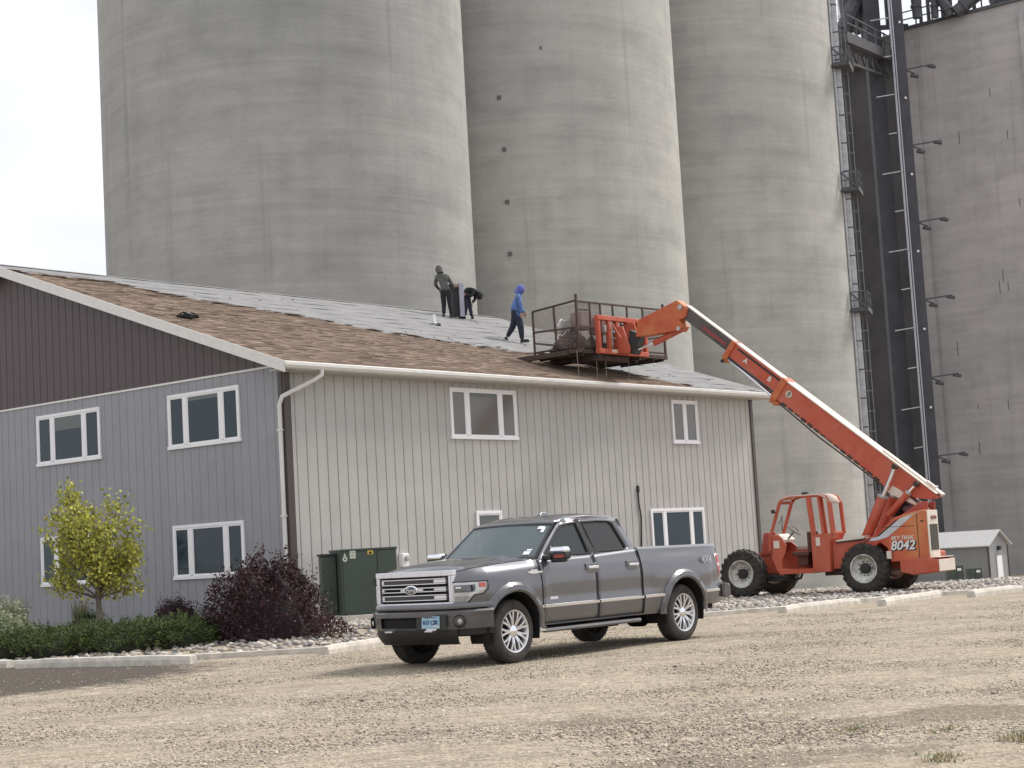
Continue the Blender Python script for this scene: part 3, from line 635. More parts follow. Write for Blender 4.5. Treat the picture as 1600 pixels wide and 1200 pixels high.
m = MB(); m.box((.0, -.02, .9), (.16, .1, 3.9)); m.box((ln, -.02, .9), (.1, .08, 3.9)); m.build('corner_trim', M_TRIMD, shd)
for i, (x_, y_, s_, h_, lb) in enumerate(((32.3, 126, 1.1, 1.45, 'larger green electrical cabinet left of the small shed'), (34.2, 128, 1.0, 1.2, 'smaller green electrical cabinet in front of the small shed'))):
    e_ = empty('electrical_cabinet', (x_-.9, y_, gz(x_, y_)), .1, lb, 'cabinet'); m = MB(); m.box((0, 0, h_/2), (s_, .8, h_)); m.build('housing', M_GREEN, e_, bevel=.03)
    m = MB(); m.box((.2, -.41, h_*.8), (.3, .02, .18)); m.build('label_plate', M_WHITE, e_)
    m = MB(); m.box((0, -.41, h_*.5), (.03, .02, h_*.9)); m.build('door_seam', M_BLACK, e_)
# ---------------- pickup truck ----------------
TR = empty('pickup_truck', (-.906, 23.442, .0), R(-129.74), 'dark grey crew cab pickup truck parked on the gravel', 'pickup truck')
TR.location.z = .01
FX, RX, WZ, AR = -.03, -3.97, .41, .505
YP = [(.26, .87), (.40, .90), (.46, .955), (.60, .985), (.72, .990), (.80, .978), (1.0, .985), (1.12, .978), (1.24, .955), (1.32, .92), (1.42, .90)]
TP = [(-5.02, .955), (-4.9, .985), (-4.7, 1), (-.2, 1), (.1, .99), (.3, .965), (.42, .94), (.55, .89), (.68, .82), (.78, .745), (.84, .69)]
def Ys(x, z):
    sh = 0
    if x > -.62: u = min(1, max(0, (z-(zt(x)-.13))/.13)); sh = .06*u*u*min(1, (x+.62)/.15)
    return lerp(z, YP)*lerp(x, TP)-sh+.035*max(0, 1-abs((z-.9)/.4))*(max(0, 1-((x-FX)/.75)**2)**.5+max(0, 1-((x-RX)/.8)**2)**.5)*.8
def Ys_old(x, z): return lerp(z, YP)*lerp(x, TP)+.035*max(0, 1-abs((z-.9)/.4))*(max(0, 1-((x-FX)/.75)**2)**.5+max(0, 1-((x-RX)/.8)**2)**.5)*.8
ZT = [(-5.02, 1.37), (-2.935, 1.385), (-2.93, 1.395), (-1.9, 1.35), (-.62, 1.33), (-.3, 1.32), (.2, 1.295), (.6, 1.262), (.84, 1.21)]
def zt(x): return lerp(x, ZT)
def zl(x):
    b = .44 if x < .40 else .76
    if x < -4.4: b = .50
    for c in (FX, RX):
        if abs(x-c) < AR: b = max(b, WZ+.03+math.sqrt(AR*AR-(x-c)**2))
    return b
def xsamp(x0, x1):
    xs = set(np.round(np.arange(x0, x1, .06), 4).tolist()+[x0, x1])
    for c in (FX, RX):
        for k in range(0, 25): 
            v = c-AR*math.cos(math.pi*k/24)
            if x0 < v < x1: xs.add(round(v, 4))
        for v in (c-AR-.001, c+AR+.001):
            if x0 < v < x1: xs.add(v)
    return sorted(xs)
def skin(m, x0, x1, off=0, zlo=None, zhi=None, side=1, mi=0, rows=14, xs=None):
    xs = xs or xsamp(x0, x1)
    def P(x, t):
        a = zl(x) if zlo is None else max(zlo if not callable(zlo) else zlo(x), zl(x)); b = zt(x) if zhi is None else zhi if not callable(zhi) else zhi(x)
        z = a+(b-a)*t; return (x, side*(Ys(x, z)+off), z)
    m.grid(P, xs, frange(0, 1, rows), mi)
for s in (1, -1): pass
m = MB()
for s in (1, -1):
    skin(m, -.615, .84, side=s); skin(m, -5.02, -2.945, side=s); skin(m, -2.94, -.615, -.012, side=s, zlo=.44)
    skin(m, -2.94, -.60, -.004, .36, .462, side=s, rows=3)
m.grid(lambda y, z: (.79, y, z), frange(-.69, .69, 12), (.76, .95, 1.17))
m.grid(lambda t, z: (-5.02, t*Ys(-5.02, z), z), frange(-1, 1, 6), frange(.5, 1.37, 8))
# cowl
m.grid(lambda y, x: (x+.16*(1-(y/.92)**2), y, 1.315+.02*(1-(y/.9)**2)+(x+.6)*-.05), frange(-.91, .91, 10), (-.75, -.55))
m.build('body', M_PAINT, TR, sharp=40)
# wheel liners, chassis
m = MB()
for c in (FX, RX):
    for s in (1, -1):
        m = MB(); ang = [math.pi*k/20 for k in range(-2, 23)]
        vs = [(c+(AR+.01)*math.cos(a), s*y_, WZ+.03+(AR+.01)*math.sin(a)) for a in ang for y_ in (.62, .97)]
        m.add(vs, [(2*i, 2*i+1, 2*i+3, 2*i+2) for i in range(len(ang)-1)], 0, True)
        m.add([(c+(AR+.01)*math.cos(a), s*.62, WZ+.03+(AR+.01)*math.sin(a)) for a in ang], [tuple(range(len(ang)))]); m.build('wheel_liner', M_BLACKM, TR)
m = MB()
for s in (1, -1): m.box((-2.2, s*.42, .52), (5.6, .1, .14))
m.box((-2.0, 0, .62), (3.6, 1.3, .12)); m.box((-3.97, 0, .41), (.18, 1.5, .16)); m.lathe([(-.2, .12), (-.1, .2), (.1, .2), (.2, .12)], 16, 'y', c=(-3.97, .1, .41)); m.box((0, 0, .42), (.14, 1.4, .12)); m.box((-1.2, -.3, .45), (1.1, .5, .22)); m.tube([(-.6, .3, .42), (-2.9, .35, .42), (-3.4, .5, .62), (-4.6, .55, .5)], .04, 8)
m.box((.35, 0, .56), (.7, 1.1, .3)); m.box((-2.45, .45, .4), (.7, .3, .2)); m.box((-3.0, -.3, .42), (.9, .5, .25)); m.box((-4.85, 0, .5), (.12, 1.7, .16)); m.build('chassis', M_BLACKM, TR)
# fender flares
for c in (FX, RX):
    for s in (1, -1):
        m = MB(); lo, hi = (8 if c == FX else -3), (-3 if c == FX else -3); lo = 24 if c == FX else -2; ang = [R(lo)+R(180-lo+2)*k/40 for k in range(41)]
        prof = [(.0, -.02), (-.012, .03), (.015, .052), (.075, .045), (.115, .008), (.11, -.02)]
        def P(a, q):
            r = AR-.005+q[0]; x = c+r*math.cos(a); z = WZ+.03+r*math.sin(a); return (x, s*(Ys(x, max(z, .5))+q[1]), z)
        m.grid(P, ang, prof); m.build('fender_flare', M_FLARE, TR)
# hood
def hoodz(x, y):
    hw = Ys(x, zt(x))*.97; t = min(1, abs(y)/hw); z = zt(x)+.080*(1-t**2.0)
    if x > .6: z -= .08*((x-.6)/.26)**2*(1-.2*t)
    return z+.016*max(0, min(1, (.50-abs(y))/.07))*min(1, max(0, (.7-x)/.3))-.012*math.exp(-((abs(y)-.66)/.05)**2)
m = MB()
m.grid(lambda x, t: (x+(.14*(1-t*t) if x < -.4 else .14*(1-t*t)*max(0, (-x+.1)/.5)+.03*(1-t*t)*max(0, x/.8) if x < .1 else .03*(1-t*t)*x/.8), t*Ys(x, zt(x))*.985, hoodz(x, t*Ys(x, zt(x))*.97)), frange(-.64, .84, 28), frange(-1, 1, 36)); m.build('hood', M_PAINT, TR, sharp=50)
m = MB()
for s in (1, -1):
    m.tube([(x, s*(Ys(x, zt(x))*.985-.0), zt(x)+.003) for x in frange(-.62, .80, 20)], .006, 5)
m.build('hood_seam', M_BLACKM, TR)
# doors
M_SEAM = mat('door_seam', (.006, .006, .006), .9)
for s in (1, -1):
    for (x0, x1, nm) in ((-1.855, -.625, 'F'), (-2.925, -1.875, 'R')):
        m = MB(); xs = frange(x0, x1, 16); m.grid(lambda x, t: (x, s*(Ys(x, .475+(zt(x)-.475)*t)+.004), .475+(zt(x)-.475)*t), xs, frange(0, 1, 18))
        d = m.build('door', M_PAINT, TR, solid=.02, sharp=50)
        hx = x1-1.12 if nm == 'F' else x0+.22; hz = 1.165; y0 = Ys(hx, hz)+.004
        m = MB(); m.box((hx, s*(y0+.004), hz), (.25, .02, .14)); m.build('handle_cup', M_PAINT, d, bevel=.02)
        m = MB(); m.box((hx, s*(y0+.045), hz+.012), (.22, .028, .042)); m.box((hx+.09, s*(y0+.025), hz+.01), (.03, .05, .04)); m.box((hx-.09, s*(y0+.025), hz+.01), (.03, .05, .04)); m.build('handle', M_CHROME, d, bevel=.01)
    m = MB()
    for xx in (-.617, -1.865, -2.935): m.tube([(xx, s*(Ys(xx, z)+.001), z) for z in frange(.46, zt(xx)-.01, 10)], .009, 4)
    m.tube([(x, s*(Ys(x, .468)+.001), .468) for x in frange(-2.93, -.62, 8)], .007, 4)
    m.build('panel_gap', M_SEAM, TR)
    m = MB(); m.tube([(-2.94, s*(Ys(-2.94, z)-.005), z) for z in frange(.46, 1.37, 8)], .02, 4); m.build('panel_gap', M_SEAM, TR)
    # chrome lower moulding
    for (x0, x1) in ((-1.85, -.63), (-2.92, -1.88), (-3.43, -2.96), (-.61, -.55), (-4.95, -4.52)):
        m = MB(); m.grid(lambda x, q: (x, s*(Ys(x, q[1])+q[0]), q[1]), frange(x0, x1, 6), [(.006, .672), (.022, .68), (.022, .712), (.006, .722)]); m.build('side_moulding', M_CHROME, TR)
    m = MB(); m.grid(lambda x, q: (x, s*(.90+q[0]), q[1]), frange(-2.85, -.66, 6), [(-.04, .36), (.07, .345), (.085, .37), (.07, .40), (-.04, .41)]); m.build('running_board', M_BUMPER, TR)
# greenhouse side frame
def hwz(z): return lerp(z, [(1.30, .925), (1.36, .905), (1.80, .775), (1.88, .735), (1.95, .68)])
outl = [(-.63, 1.30), (-.66, 1.335), (-.97, 1.58), (-1.26, 1.79), (-1.42, 1.865), (-1.62, 1.90), (-2.05, 1.915), (-2.5, 1.895), (-2.62, 1.87), (-2.70, 1.80), (-2.80, 1.62), (-2.895, 1.44), (-2.935, 1.30)]
w1 = [(-.80, 1.365), (-1.02, 1.535), (-1.24, 1.705), (-1.36, 1.775), (-1.46, 1.80), (-1.70, 1.812), (-1.74, 1.66), (-1.775, 1.52), (-1.815, 1.375)]
w2 = [(-1.965, 1.385), (-1.92, 1.53), (-1.88, 1.68), (-1.845, 1.815), (-2.2, 1.825), (-2.47, 1.815), (-2.54, 1.775), (-2.62, 1.62), (-2.695, 1.46), (-2.70, 1.42), (-2.66, 1.405)]
def dens(p, n=4):
    o = []
    for a, b in zip(p, p[1:]+p[:1]):
        for k in range(n): o.append((a[0]+(b[0]-a[0])*k/n, a[1]+(b[1]-a[1])*k/n))
    return o
for s in (1, -1):
    O, A1, A2 = dens(outl, 3), dens(w1, 3), dens(w2, 3)
    pts = O+A1+A2; tri = geometry.tessellate_polygon([[Vector((p[0], p[1], 0)) for p in q] for q in (O, A1[::-1], A2[::-1])])
    pts = O+A1[::-1]+A2[::-1]
    m = MB(); m.add([(p[0], s*hwz(p[1]), p[1]) for p in pts], [tuple(t) for t in tri], 0, True)
    m.build('cab_side', M_PAINT, TR, solid=.045 if s > 0 else .045, sharp=60)
m = MB()     # roof skin
def roofP(x, t):
    y = t*.742; ed = abs(t)**5; zc = lerp(x, [(-2.72, 1.84), (-2.64, 1.885), (-2.5, 1.92), (-2.0, 1.945), (-1.6, 1.925), (-1.36, 1.88), (-1.24, 1.825)])
    xx = x+(.10*(1-t*t) if x > -1.4 else 0)*(1 if x > -1.3 else .5); return (xx, y, zc+.012-ed*.055 if x < -1.35 else zc+.012-ed*.02)
m.grid(roofP, [-2.72, -2.68, -2.64, -2.57, -2.5, -2.3, -2.0, -1.8, -1.6, -1.48, -1.36, -1.30, -1.24], frange(-1, 1, 20)); m.build('roof', M_PAINT, TR, solid=.03, sharp=60)
m = MB(); m.box((-1.95, 0, 1.975), (.25, .07, .05), taper=.4); m.build('roof_antenna', M_PAINT, TR, bevel=.01)
def glass_mat(name, tint, tr):
    m_ = bpy.data.materials.new(name); m_.use_nodes = True; nt = m_.node_tree; b = nt.nodes['Principled BSDF']; b.inputs['Base Color'].default_value = (*tint, 1); b.inputs['Roughness'].default_value = .04
    t_ = N(nt, 'ShaderNodeBsdfTransparent'); t_.inputs[0].default_value = (.55, .62, .62, 1); mxs = N(nt, 'ShaderNodeMixShader'); mxs.inputs[0].default_value = 1-tr
    nt.links.new(t_.outputs[0], mxs.inputs[1]); nt.links.new(b.outputs[0], mxs.inputs[2]); nt.links.new(mxs.outputs[0], nt.nodes['Material Output'].inputs[0]); MATS[name] = m_; return m_
G_WS = glass_mat('windscreen_glass', (.15, .19, .205), .32); G_SD = glass_mat('side_glass', (.05, .062, .068), .30); G_PR = glass_mat('privacy_glass', (.03, .03, .032), .08)  # windscreen colour lightened to stand for dust and reflected sky
def wsP(t, v, off=0):
    hw = .87+(.745-.87)*v; y = t*hw; x = -.665+(-1.27+.665)*v+(.165*(1-t*t))*(1-.35*v); z = 1.335+(1.815-1.335)*v+.025*(1-t*t)*v
    return (x-off*.6, y, z-off*.8)
m = MB(); m.grid(wsP, frange(-1, 1, 18), frange(0, 1, 8)); ws = m.build('windscreen', G_WS, TR)
m = MB()
fr_ = [(-1, 0), (-1, 1), (1, 1), (1, 0)]
for (u0, u1, v0, v1) in ((-1, 1, 0, .07), (-1, 1, .94, 1), (-1, -.95, .07, .94), (.95, 1, .07, .94)): m.grid(lambda t, v: Vector(wsP(t, v))+Vector((.003, 0, .004)), frange(u0, u1, 14), frange(v0, v1, 4))
m.build('screen_border', M_BLACK, ws)
for (t_, v_, a_, b_) in ((.80, .17, .09, .045), (.82, .25, .07, .02), (.80, .86, .10, .04), (.86, .80, .05, .07)):
    p = Vector(wsP(t_, v_))+Vector((.006, 0, .007)); m = MB(); q = [Vector(wsP(t_+dx, v_+dz))+Vector((.007, 0, .008)) for dx, dz in ((-a_/1.6, -b_), (a_/1.6, -b_), (a_/1.6, b_), (-a_/1.6, b_))]; m.add(q, [(0, 1, 2, 3)]); m.build('sticker', M_WHITE, ws)
for (t0, t1, t2) in ((.42, .02, -.16), (-.48, -.84, -.95)):
    m = MB(); P_ = lambda t, v: Vector(wsP(t, v))+Vector((.02, 0, .03)); m.tube([P_(t0+.12, -.03), P_(t0-.05, .05), P_(t0-.18, .06)], .012, 6); m.tube([P_(t0+.2, .015), P_(t0-.1, .06), P_(t2, .03)], .014, 5); m.build('wiper', M_BLACK, TR)
for s in (1, -1):
    for wv, gm in ((w1, G_SD), (w2, G_PR)):
        A_ = dens(wv, 2); tri = geometry.tessellate_polygon([[Vector((p[0], p[1], 0)) for p in A_]])
        m = MB(); m.add([(p[0], s*(hwz(p[1])-.018), p[1]) for p in A_], [tuple(t) for t in tri], 0, True); m.build('side_window', gm, TR)
        m = MB(); m.tube([(p[0], s*(hwz(p[1])+.001), p[1]) for p in dens(wv, 2)], .011, 5, closed=True); m.build('window_seal', M_BLACK, TR)
    m = MB(); m.bar((-1.835, s*(hwz(1.37)+.002), 1.37), (-1.735, s*(hwz(1.85)+.004), 1.86), .1, .006, up=(0, 1, 0)); m.bar((-1.93, s*(hwz(1.37)+.002), 1.37), (-1.81, s*(hwz(1.85)+.004), 1.83), .08, .006, up=(0, 1, 0)); m.build('pillar_trim', M_BLACK, TR)
    m = MB(); m.tube([(-.99, s*(hwz(1.51)-.008), 1.51), (-1.06, s*(hwz(1.37)-.008), 1.37)], .01, 5); m.build('quarter_bar', M_CHROME, TR)
m = MB(); m.grid(lambda y, t: (lerp(t, [(0, -2.925), (1, -2.70)]), y*(.88-.11*t), 1.36+.48*t), frange(-1, 1, 8), (0, 1)); m.build('rear_window', G_PR, TR)
# cabin interior
M_SEAT = mat('seat_leather', (.05, .048, .047), .6); 
it = []
m = MB(); m.box((-.95, 0, 1.27), (.45, 1.6, .14)); m.box((-1.8, 0, .75), (2.2, 1.7, .1)); m.build('dashboard', M_BLACK, TR, bevel=.02)
for y_ in (.42, -.42):
    m = MB(); m.box((-1.75, y_, 1.0), (.5, .5, .16)); m.box((-2.02, y_, 1.30), (.14, .48, .6), Matrix.Rotation(R(-12), 3, 'Y')); m.box((-2.1, y_, 1.66), (.1, .26, .17)); m.build('seat', M_SEAT, TR, bevel=.03)
m = MB(); m.box((-2.55, 0, 1.0), (.5, 1.4, .16)); m.box((-2.75, 0, 1.28), (.12, 1.4, .5), Matrix.Rotation(R(-12), 3, 'Y')); m.build('rear_bench', M_SEAT, TR, bevel=.03)
m = MB(); Mr = Matrix.Rotation(R(-62), 3, 'Y'); m.tube([Vector((-1.27, .42, 1.32))+Mr @ Vector((.19*math.cos(a), .19*math.sin(a), 0)) for a in frange(0, 2*math.pi, 20)[:-1]], .014, 6, closed=True); m.bar((-1.27, .42, 1.32), (-1.0, .42, 1.25), .05); m.build('steering_wheel', M_BLACK, TR)
m = MB(); m.box((-1.25, 0, 1.76), (.05, .24, .07)); m.build('rear_view_mirror', M_BLACK, TR)
# door mirrors
for s in (1, -1):
    m = MB(); m.box((-.86, s*1.12, 1.36), (.13, .30, .10)); m.box((-.80, s*.95, 1.345), (.10, .18, .07)); m.box((-.84, s*1.13, 1.30), (.1, .24, .05)); o = m.build('door_mirror', M_BLACK, TR, bevel=.03)
    m = MB(); m.box((-.865, s*1.135, 1.445), (.15, .285, .085), taper=.86); m.build('mirror_cap', M_CHROME, o, bevel=.03)
    m = MB(); m.box((-.79, s*1.17, 1.355), (.015, .16, .045)); m.build('marker_lens', mat('dark_red_lens', (.30, .05, .035), .25), o)
    m = MB(); m.box((-.945, s*1.13, 1.40), (.01, .24, .15)); m.build('mirror_glass', M_GLASS, o)
# grille
M_SATIN = mat('satin_silver', (.72, .72, .78), .25, .7)
gx = lambda y: .885-.06*(y/.66)**2
def gbar(m, y0, y1, z0, z1, x0, x1, mi=0, n=8):
    ys = frange(y0, y1, n)
    for a_, b_ in zip(ys, ys[1:]):
        m.add([(gx(a_)+x0, a_, z0), (gx(b_)+x0, b_, z0), (gx(b_)+x0, b_, z1), (gx(a_)+x0, a_, z1), (gx(a_)+x1, a_, z0), (gx(b_)+x1, b_, z0), (gx(b_)+x1, b_, z1), (gx(a_)+x1, a_, z1)], [(0, 3, 2, 1), (4, 5, 6, 7), (0, 1, 5, 4), (3, 7, 6, 2), (0, 4, 7, 3), (1, 2, 6, 5)], mi)
gr = empty('grille'); gr.parent = TR
m = MB(); gbar(m, -.69, .69, 1.19, 1.262, -.06, .03); gbar(m, -.69, .69, .822, .85, -.06, .02); gbar(m, -.69, -.62, .85, 1.19, -.06, .02, n=2); gbar(m, .62, .69, .85, 1.19, -.06, .02, n=2); m.build('grille_frame', M_SATIN, gr, bevel=.008)
m = MB(); gbar(m, -.62, .62, .85, 1.19, -.05, -.04); m.build('grille_back', M_BLACKM, gr)
for (z0, z1, hole) in ((1.090, 1.165, .03), (.992, 1.052, .018), (.880, .955, .03)):
    m = MB(); gbar(m, -.575, .575, z1-.012, z1, -.03, .014); gbar(m, -.575, .575, z0, z0+.012, -.03, .014); gbar(m, -.575, -.53, z0+.017, z1-.017, -.03, .014, n=1); gbar(m, .39, .575, z0+.017, z1-.017, -.03, .014, n=2)
    if z0 == .992: gbar(m, -.2, .2, z0+.017, z1-.017, -.03, .01, n=3)
    m.build('grille_bar', M_SATIN, gr)
    if hole > .02:
        m = MB()
        for k in range(46):
            y_ = -.53+k*.02
            m.bar((gx(y_)-.005, y_, z0+.017), (gx(y_)-.005, y_+.03, z1-.017), .006); m.bar((gx(y_)-.005, y_+.03, z0+.017), (gx(y_)-.005, y_, z1-.017), .006)
        tag(m.build('grille_mesh', mat('mesh_grey', (.13, .13, .15), .4, .6), gr), kind='stuff')
m = MB(); m.lathe([(0, .001), (.0, .115), (.018, .12), (.026, .105), (.026, .001)], 32, 'x'); 
o = m.build('brand_badge', M_CHROME, gr, loc=(.885, 0, 1.022)); o.scale = (1, 1, .50)
m = MB(); m.lathe([(.027, .001), (.0275, .098), (.029, .098), (.029, .001)], 32, 'x'); o2 = m.build('badge_face', mat('badge_blue', (.05, .065, .11), .25, .3), gr, loc=(.885, 0, 1.022)); o2.scale = (1, 1, .46)
text('badge_lettering', 'Ford', .085, M_CHROME, gr, frame((.916, 0, 1.020), (0, 1, 0), (0, 0, 1)), shear=.35, depth=.002)
# headlights
M_LENS = mat('headlamp_clear', (.50, .51, .52), .12, .3, coat=1); M_LAMPD = mat('headlamp_dark', (.07, .075, .08), .2, .3, coat=1); M_AMB = mat('amber_reflector', (.50, .12, .10), .25)
for s in (1, -1):
    def HP(x, z, off): return (x+off*.6, s*(Ys(x, z)+off), z)
    def patch(m, poly, off, mi=0):
        """poly rows: (z, x_outer, x_inner)"""
        vs = []; n = 8
        for (z, xa, xb) in poly: vs += [HP(xa+(xb-xa)*k/n, z, off) for k in range(n+1)]
        m.add(vs, [(r*(n+1)+k, r*(n+1)+k+1, (r+1)*(n+1)+k+1, (r+1)*(n+1)+k) for r in range(len(poly)-1) for k in range(n)], mi, True)
    m = MB(); patch(m, [(.83, .70, .84), (.86, .68, .84), (.93, .615, .84), (.945, .50, .84), (1.0, .445, .84), (1.06, .435, .84), (1.095, .44, .84)], .014); hl = m.build('headlight', M_LENS, TR, solid=.02)
    m = MB(); patch(m, [(.965, .62, .825), (1.0, .60, .83), (1.06, .60, .83)], .018); m.build('lamp_chamber', M_LAMPD, hl)
    m = MB(); c_ = HP(.655, 1.012, .016); m.lathe([(0, .001), (.008, .034), (.0, .044)], 16, 'x', c=c_); m.build('projector', M_GLASS, hl)
    m = MB(); patch(m, [(1.018, .76, .815), (1.038, .76, .815)], .022); m.build('light_bar', M_WHITE, hl)
    m = MB(); patch(m, [(1.02, .47, .555), (1.08, .465, .555)], .020); m.build('side_marker', M_AMB, hl)
    m = MB(); patch(m, [(.85, .715, .825), (.915, .665, .825)], .018); m.build('turn_lamp', mat('lamp_grey', (.30, .30, .31), .25, .3), hl)
    m = MB(); pl_ = [HP(x, z, .012) for z, x in ((.825, .70), (.93, .605), (.94, .495), (1.0, .435), (1.10, .43))]+[HP(x, 1.10, .012) for x in (.55, .7, .84)]; m.tube(pl_, .007, 5); m.build('lamp_gap', M_SEAM, TR)
    # bumper pieces on this side are swept below
def bc(t):       # plan curve of the front bumper, t in -1..1
    y = t*1.0; a = abs(t); return (lerp(a, [(0, .97), (.45, .955), (.65, .90), (.80, .80), (.90, .68), (.97, .54), (1.0, .42)]), y*.985 if a < 1 else y)
def sweep(prof, t0, t1, n=28, mi=0, m=None):
    m = m or MB()
    def P(t, q):
        x, y = bc(t); nx = .9-.3*abs(t); return (x+q[0]*nx, y+(q[0]*.5*t), q[1])
    m.grid(P, frange(t0, t1, n), prof, mi); return m
sweep([(-.10, .836), (-.005, .83), (.005, .80), (.0, .765), (-.04, .755)], -1, 1).build('bumper_cover', M_PAINT, TR)
m = sweep([(-.06, .752), (.0, .745), (.035, .72), (.035, .67), (.03, .665)], -1, 1); sweep([(.03, .665), (.025, .56), (.0, .50), (-.06, .49)], .53, 1, 12, m=m); sweep([(.03, .665), (.025, .56), (.0, .50), (-.06, .49)], -1, -.53, 12, m=m); sweep([(.02, .53), (.0, .50), (-.06, .49)], -.53, .53, 12, m=m); m.build('front_bumper', M_BUMPER, TR)
m = sweep([(-.03, .69), (-.03, .515)], -.60, .60, 10); m.build('bumper_opening', M_BLACKM, TR)
m = sweep([(-.01, .50), (-.02, .42), (-.10, .33), (-.2, .30)], -.74, .74, 16); m.build('air_dam', M_BLACK, TR)
m = MB(); sweep([(-.05, .50), (-.08, .42), (-.2, .40)], .74, 1, 4, m=m); m.build('lower_valance', M_BLACK, TR); m = MB(); sweep([(-.05, .50), (-.08, .42), (-.2, .40)], -1, -.74, 4, m=m); m.build('lower_valance', M_BLACK, TR)
for s in (1, -1):
    x, y = bc(s*.78); m = MB(); Mz = Matrix.Rotation(s*R(25), 3, 'Z')
    vs = MB(); vs.lathe([(.0, .085), (.012, .08), (-.0, .075), (-.03, .06), (-.03, .001)], 20, 'x'); vs.v = [tuple(Mz @ Vector(v)+Vector((x+.032, y+s*.01, .60))) for v in vs.v]; fo = vs.build('fog_lamp', M_BLACKM, TR)
    vs = MB(); vs.lathe([(.0, .034), (.008, .025), (.010, .001)], 16, 'x'); vs.v = [tuple(Mz @ Vector(v)+Vector((x+.035, y+s*.015, .60))) for v in vs.v]; vs.build('fog_lens', mat('fog_glass', (.45, .44, .42), .15, .3), fo)
    m = MB(); m.box((.95, s*.36, .485), (.10, .13, .022)); m.build('tow_hook', M_SATIN, TR, bevel=.006)
    m = MB(); m.box((.952, s*.66, .60), (.012, .05, .14)); m.build('bumper_vent', M_BLACKM, TR) if 0 else None
# plate
pt = empty('licence_plate', (.985, .40, .600)); pt.parent = TR; pt.rotation_euler = (0, R(-4), 0)
m = MB(); m.box((0, 0, 0), (.006, .31, .155)); m.build('plate_panel', mat('plate_blue', (.22, .42, .56), .4, col2=(.45, .55, .58), vscale=6), pt)
text('plate_number', '617 CSK', .074, mat('plate_ink', (.02, .05, .16), .5), pt, frame((.0045, 0, -.004), (0, 1, 0), (0, 0, 1)), bold=.003)
text('plate_state', 'NORTH DAKOTA', .024, mat('plate_ink', (.02, .05, .16)), pt, frame((.0045, 0, .060), (0, 1, 0), (0, 0, 1)))
m = MB(); m.box((.002, 0, 0), (.008, .33, .012)); 
for z_ in (-.082, .082): m.box((.0, 0, z_), (.012, .33, .012))
m.build('plate_frame', M_CHROME, pt) if 0 else None
m = MB(); m.box((.0, .01, -.092), (.012, .17, .02)); m.build('plate_tab', M_WHITE, pt)
m = MB(); m.box((-.012, 0, 0), (.01, .52, .19)); m.build('plate_bracket', M_BLACK, pt)
# fender badge, model decal, side badge
def sideM(x, z, off, s=1): return frame((x, s*(Ys(x, z)+off), z), (-s, 0, 0), (0, 0, 1))
for s in (1, -1):
    m = MB(); m.box((-.50, s*(Ys(-.5, 1.165)+.008), 1.165), (.30, .012, .03)); m.box((-.47, s*(Ys(-.5, 1.165)+.01), 1.17), (.14, .014, .058)); m.build('fender_badge', M_CHROME, TR, bevel=.005)
    m = MB(); m.box((-.86, s*(Ys(-.86, .80)+.010), .80), (.17, .008, .038)); m.build('engine_badge', M_SATIN, TR)
    text('model_decal', '4X4', .15, mat('decal_silver', (.40, .40, .42), .35), TR, sideM(-4.60, 1.17, .035, s), shear=.0, depth=.001, space=1.05, bold=.004)
# bed cover, rails, tailgate, tail lamps, rear bumper
m = MB(); m.box((-3.98, 0, 1.385), (2.02, 1.70, .05)); m.build('bed_cover', mat('vinyl_cover', (.06, .06, .065), .5), TR, bevel=.015)
m = MB()
for s in (1, -1): m.grid(lambda x, q: (x, s*(.895+q[0]), lerp(x, ZT)+q[1]), frange(-5.0, -2.96, 6), [(-.06, .035), (-.02, .035), (.0, .026), (.005, -.005)])
m.build('bed_rail', mat('rail_satin', (.42, .42, .44), .3, .6), TR)
m = MB(); m.box((-5.0, 0, 1.0), (.05, 1.5, .72)); m.build('tailgate', M_PAINT, TR, bevel=.01)
for s in (1, -1):
    def TL(x, z, off): return (x-off*.5, s*(Ys(x, z)+off), z)
    def tp(m, rows, off):
        vs = []; n = 4
        for (z, xa, xb) in rows: vs += [TL(xa+(xb-xa)*k/n, z, off) for k in range(n+1)]
        m.add(vs, [(r*(n+1)+k, r*(n+1)+k+1, (r+1)*(n+1)+k+1, (r+1)*(n+1)+k) for r in range(len(rows)-1) for k in range(n)], 0, True)
    m = MB(); tp(m, [(.90, -4.995, -5.02), (1.0, -4.95, -5.02), (1.09, -4.915, -5.02), (1.25, -4.885, -5.02)], .012); tl = m.build('tail_light', mat('taillamp_clear', (.62, .48, .48), .2), TR, solid=.02)
    m = MB(); tp(m, [(1.115, -4.925, -5.008), (1.225, -4.91, -5.008)], .016); m.build('lamp_red', mat('lamp_red', (.42, .035, .045), .25), tl)
    m = MB(); tp(m, [(.94, -4.985, -5.008), (1.06, -4.945, -5.008)], .016); m.build('lamp_red', mat('lamp_red'), tl)
m = MB()
def rbp(t, q):
    a = abs(t); return (-5.06-.24*lerp(a, [(0, 1), (.8, .95), (.93, .7), (1, .35)])+q[0], t*1.0, q[1])
m.grid(rbp, frange(-1, 1, 20), [(.10, .79), (0, .78), (-.012, .72), (-.005, .60), (.08, .57)]); m.build('rear_bumper', M_BUMPER, TR, solid=.03); m = MB(); m.box((-5.14, .90, .68), (.20, .19, .21)); m.build('bumper_end', M_BUMPER, TR, bevel=.03); m = MB(); m.box((-5.14, -.90, .68), (.20, .19, .21)); m.build('bumper_end', M_BUMPER, TR, bevel=.03)
m = MB(); m.grid(rbp, frange(-1, 1, 20), [(.06, .800), (.0, .796), (-.012, .78)]); m.build('bumper_step', M_SATIN, TR)
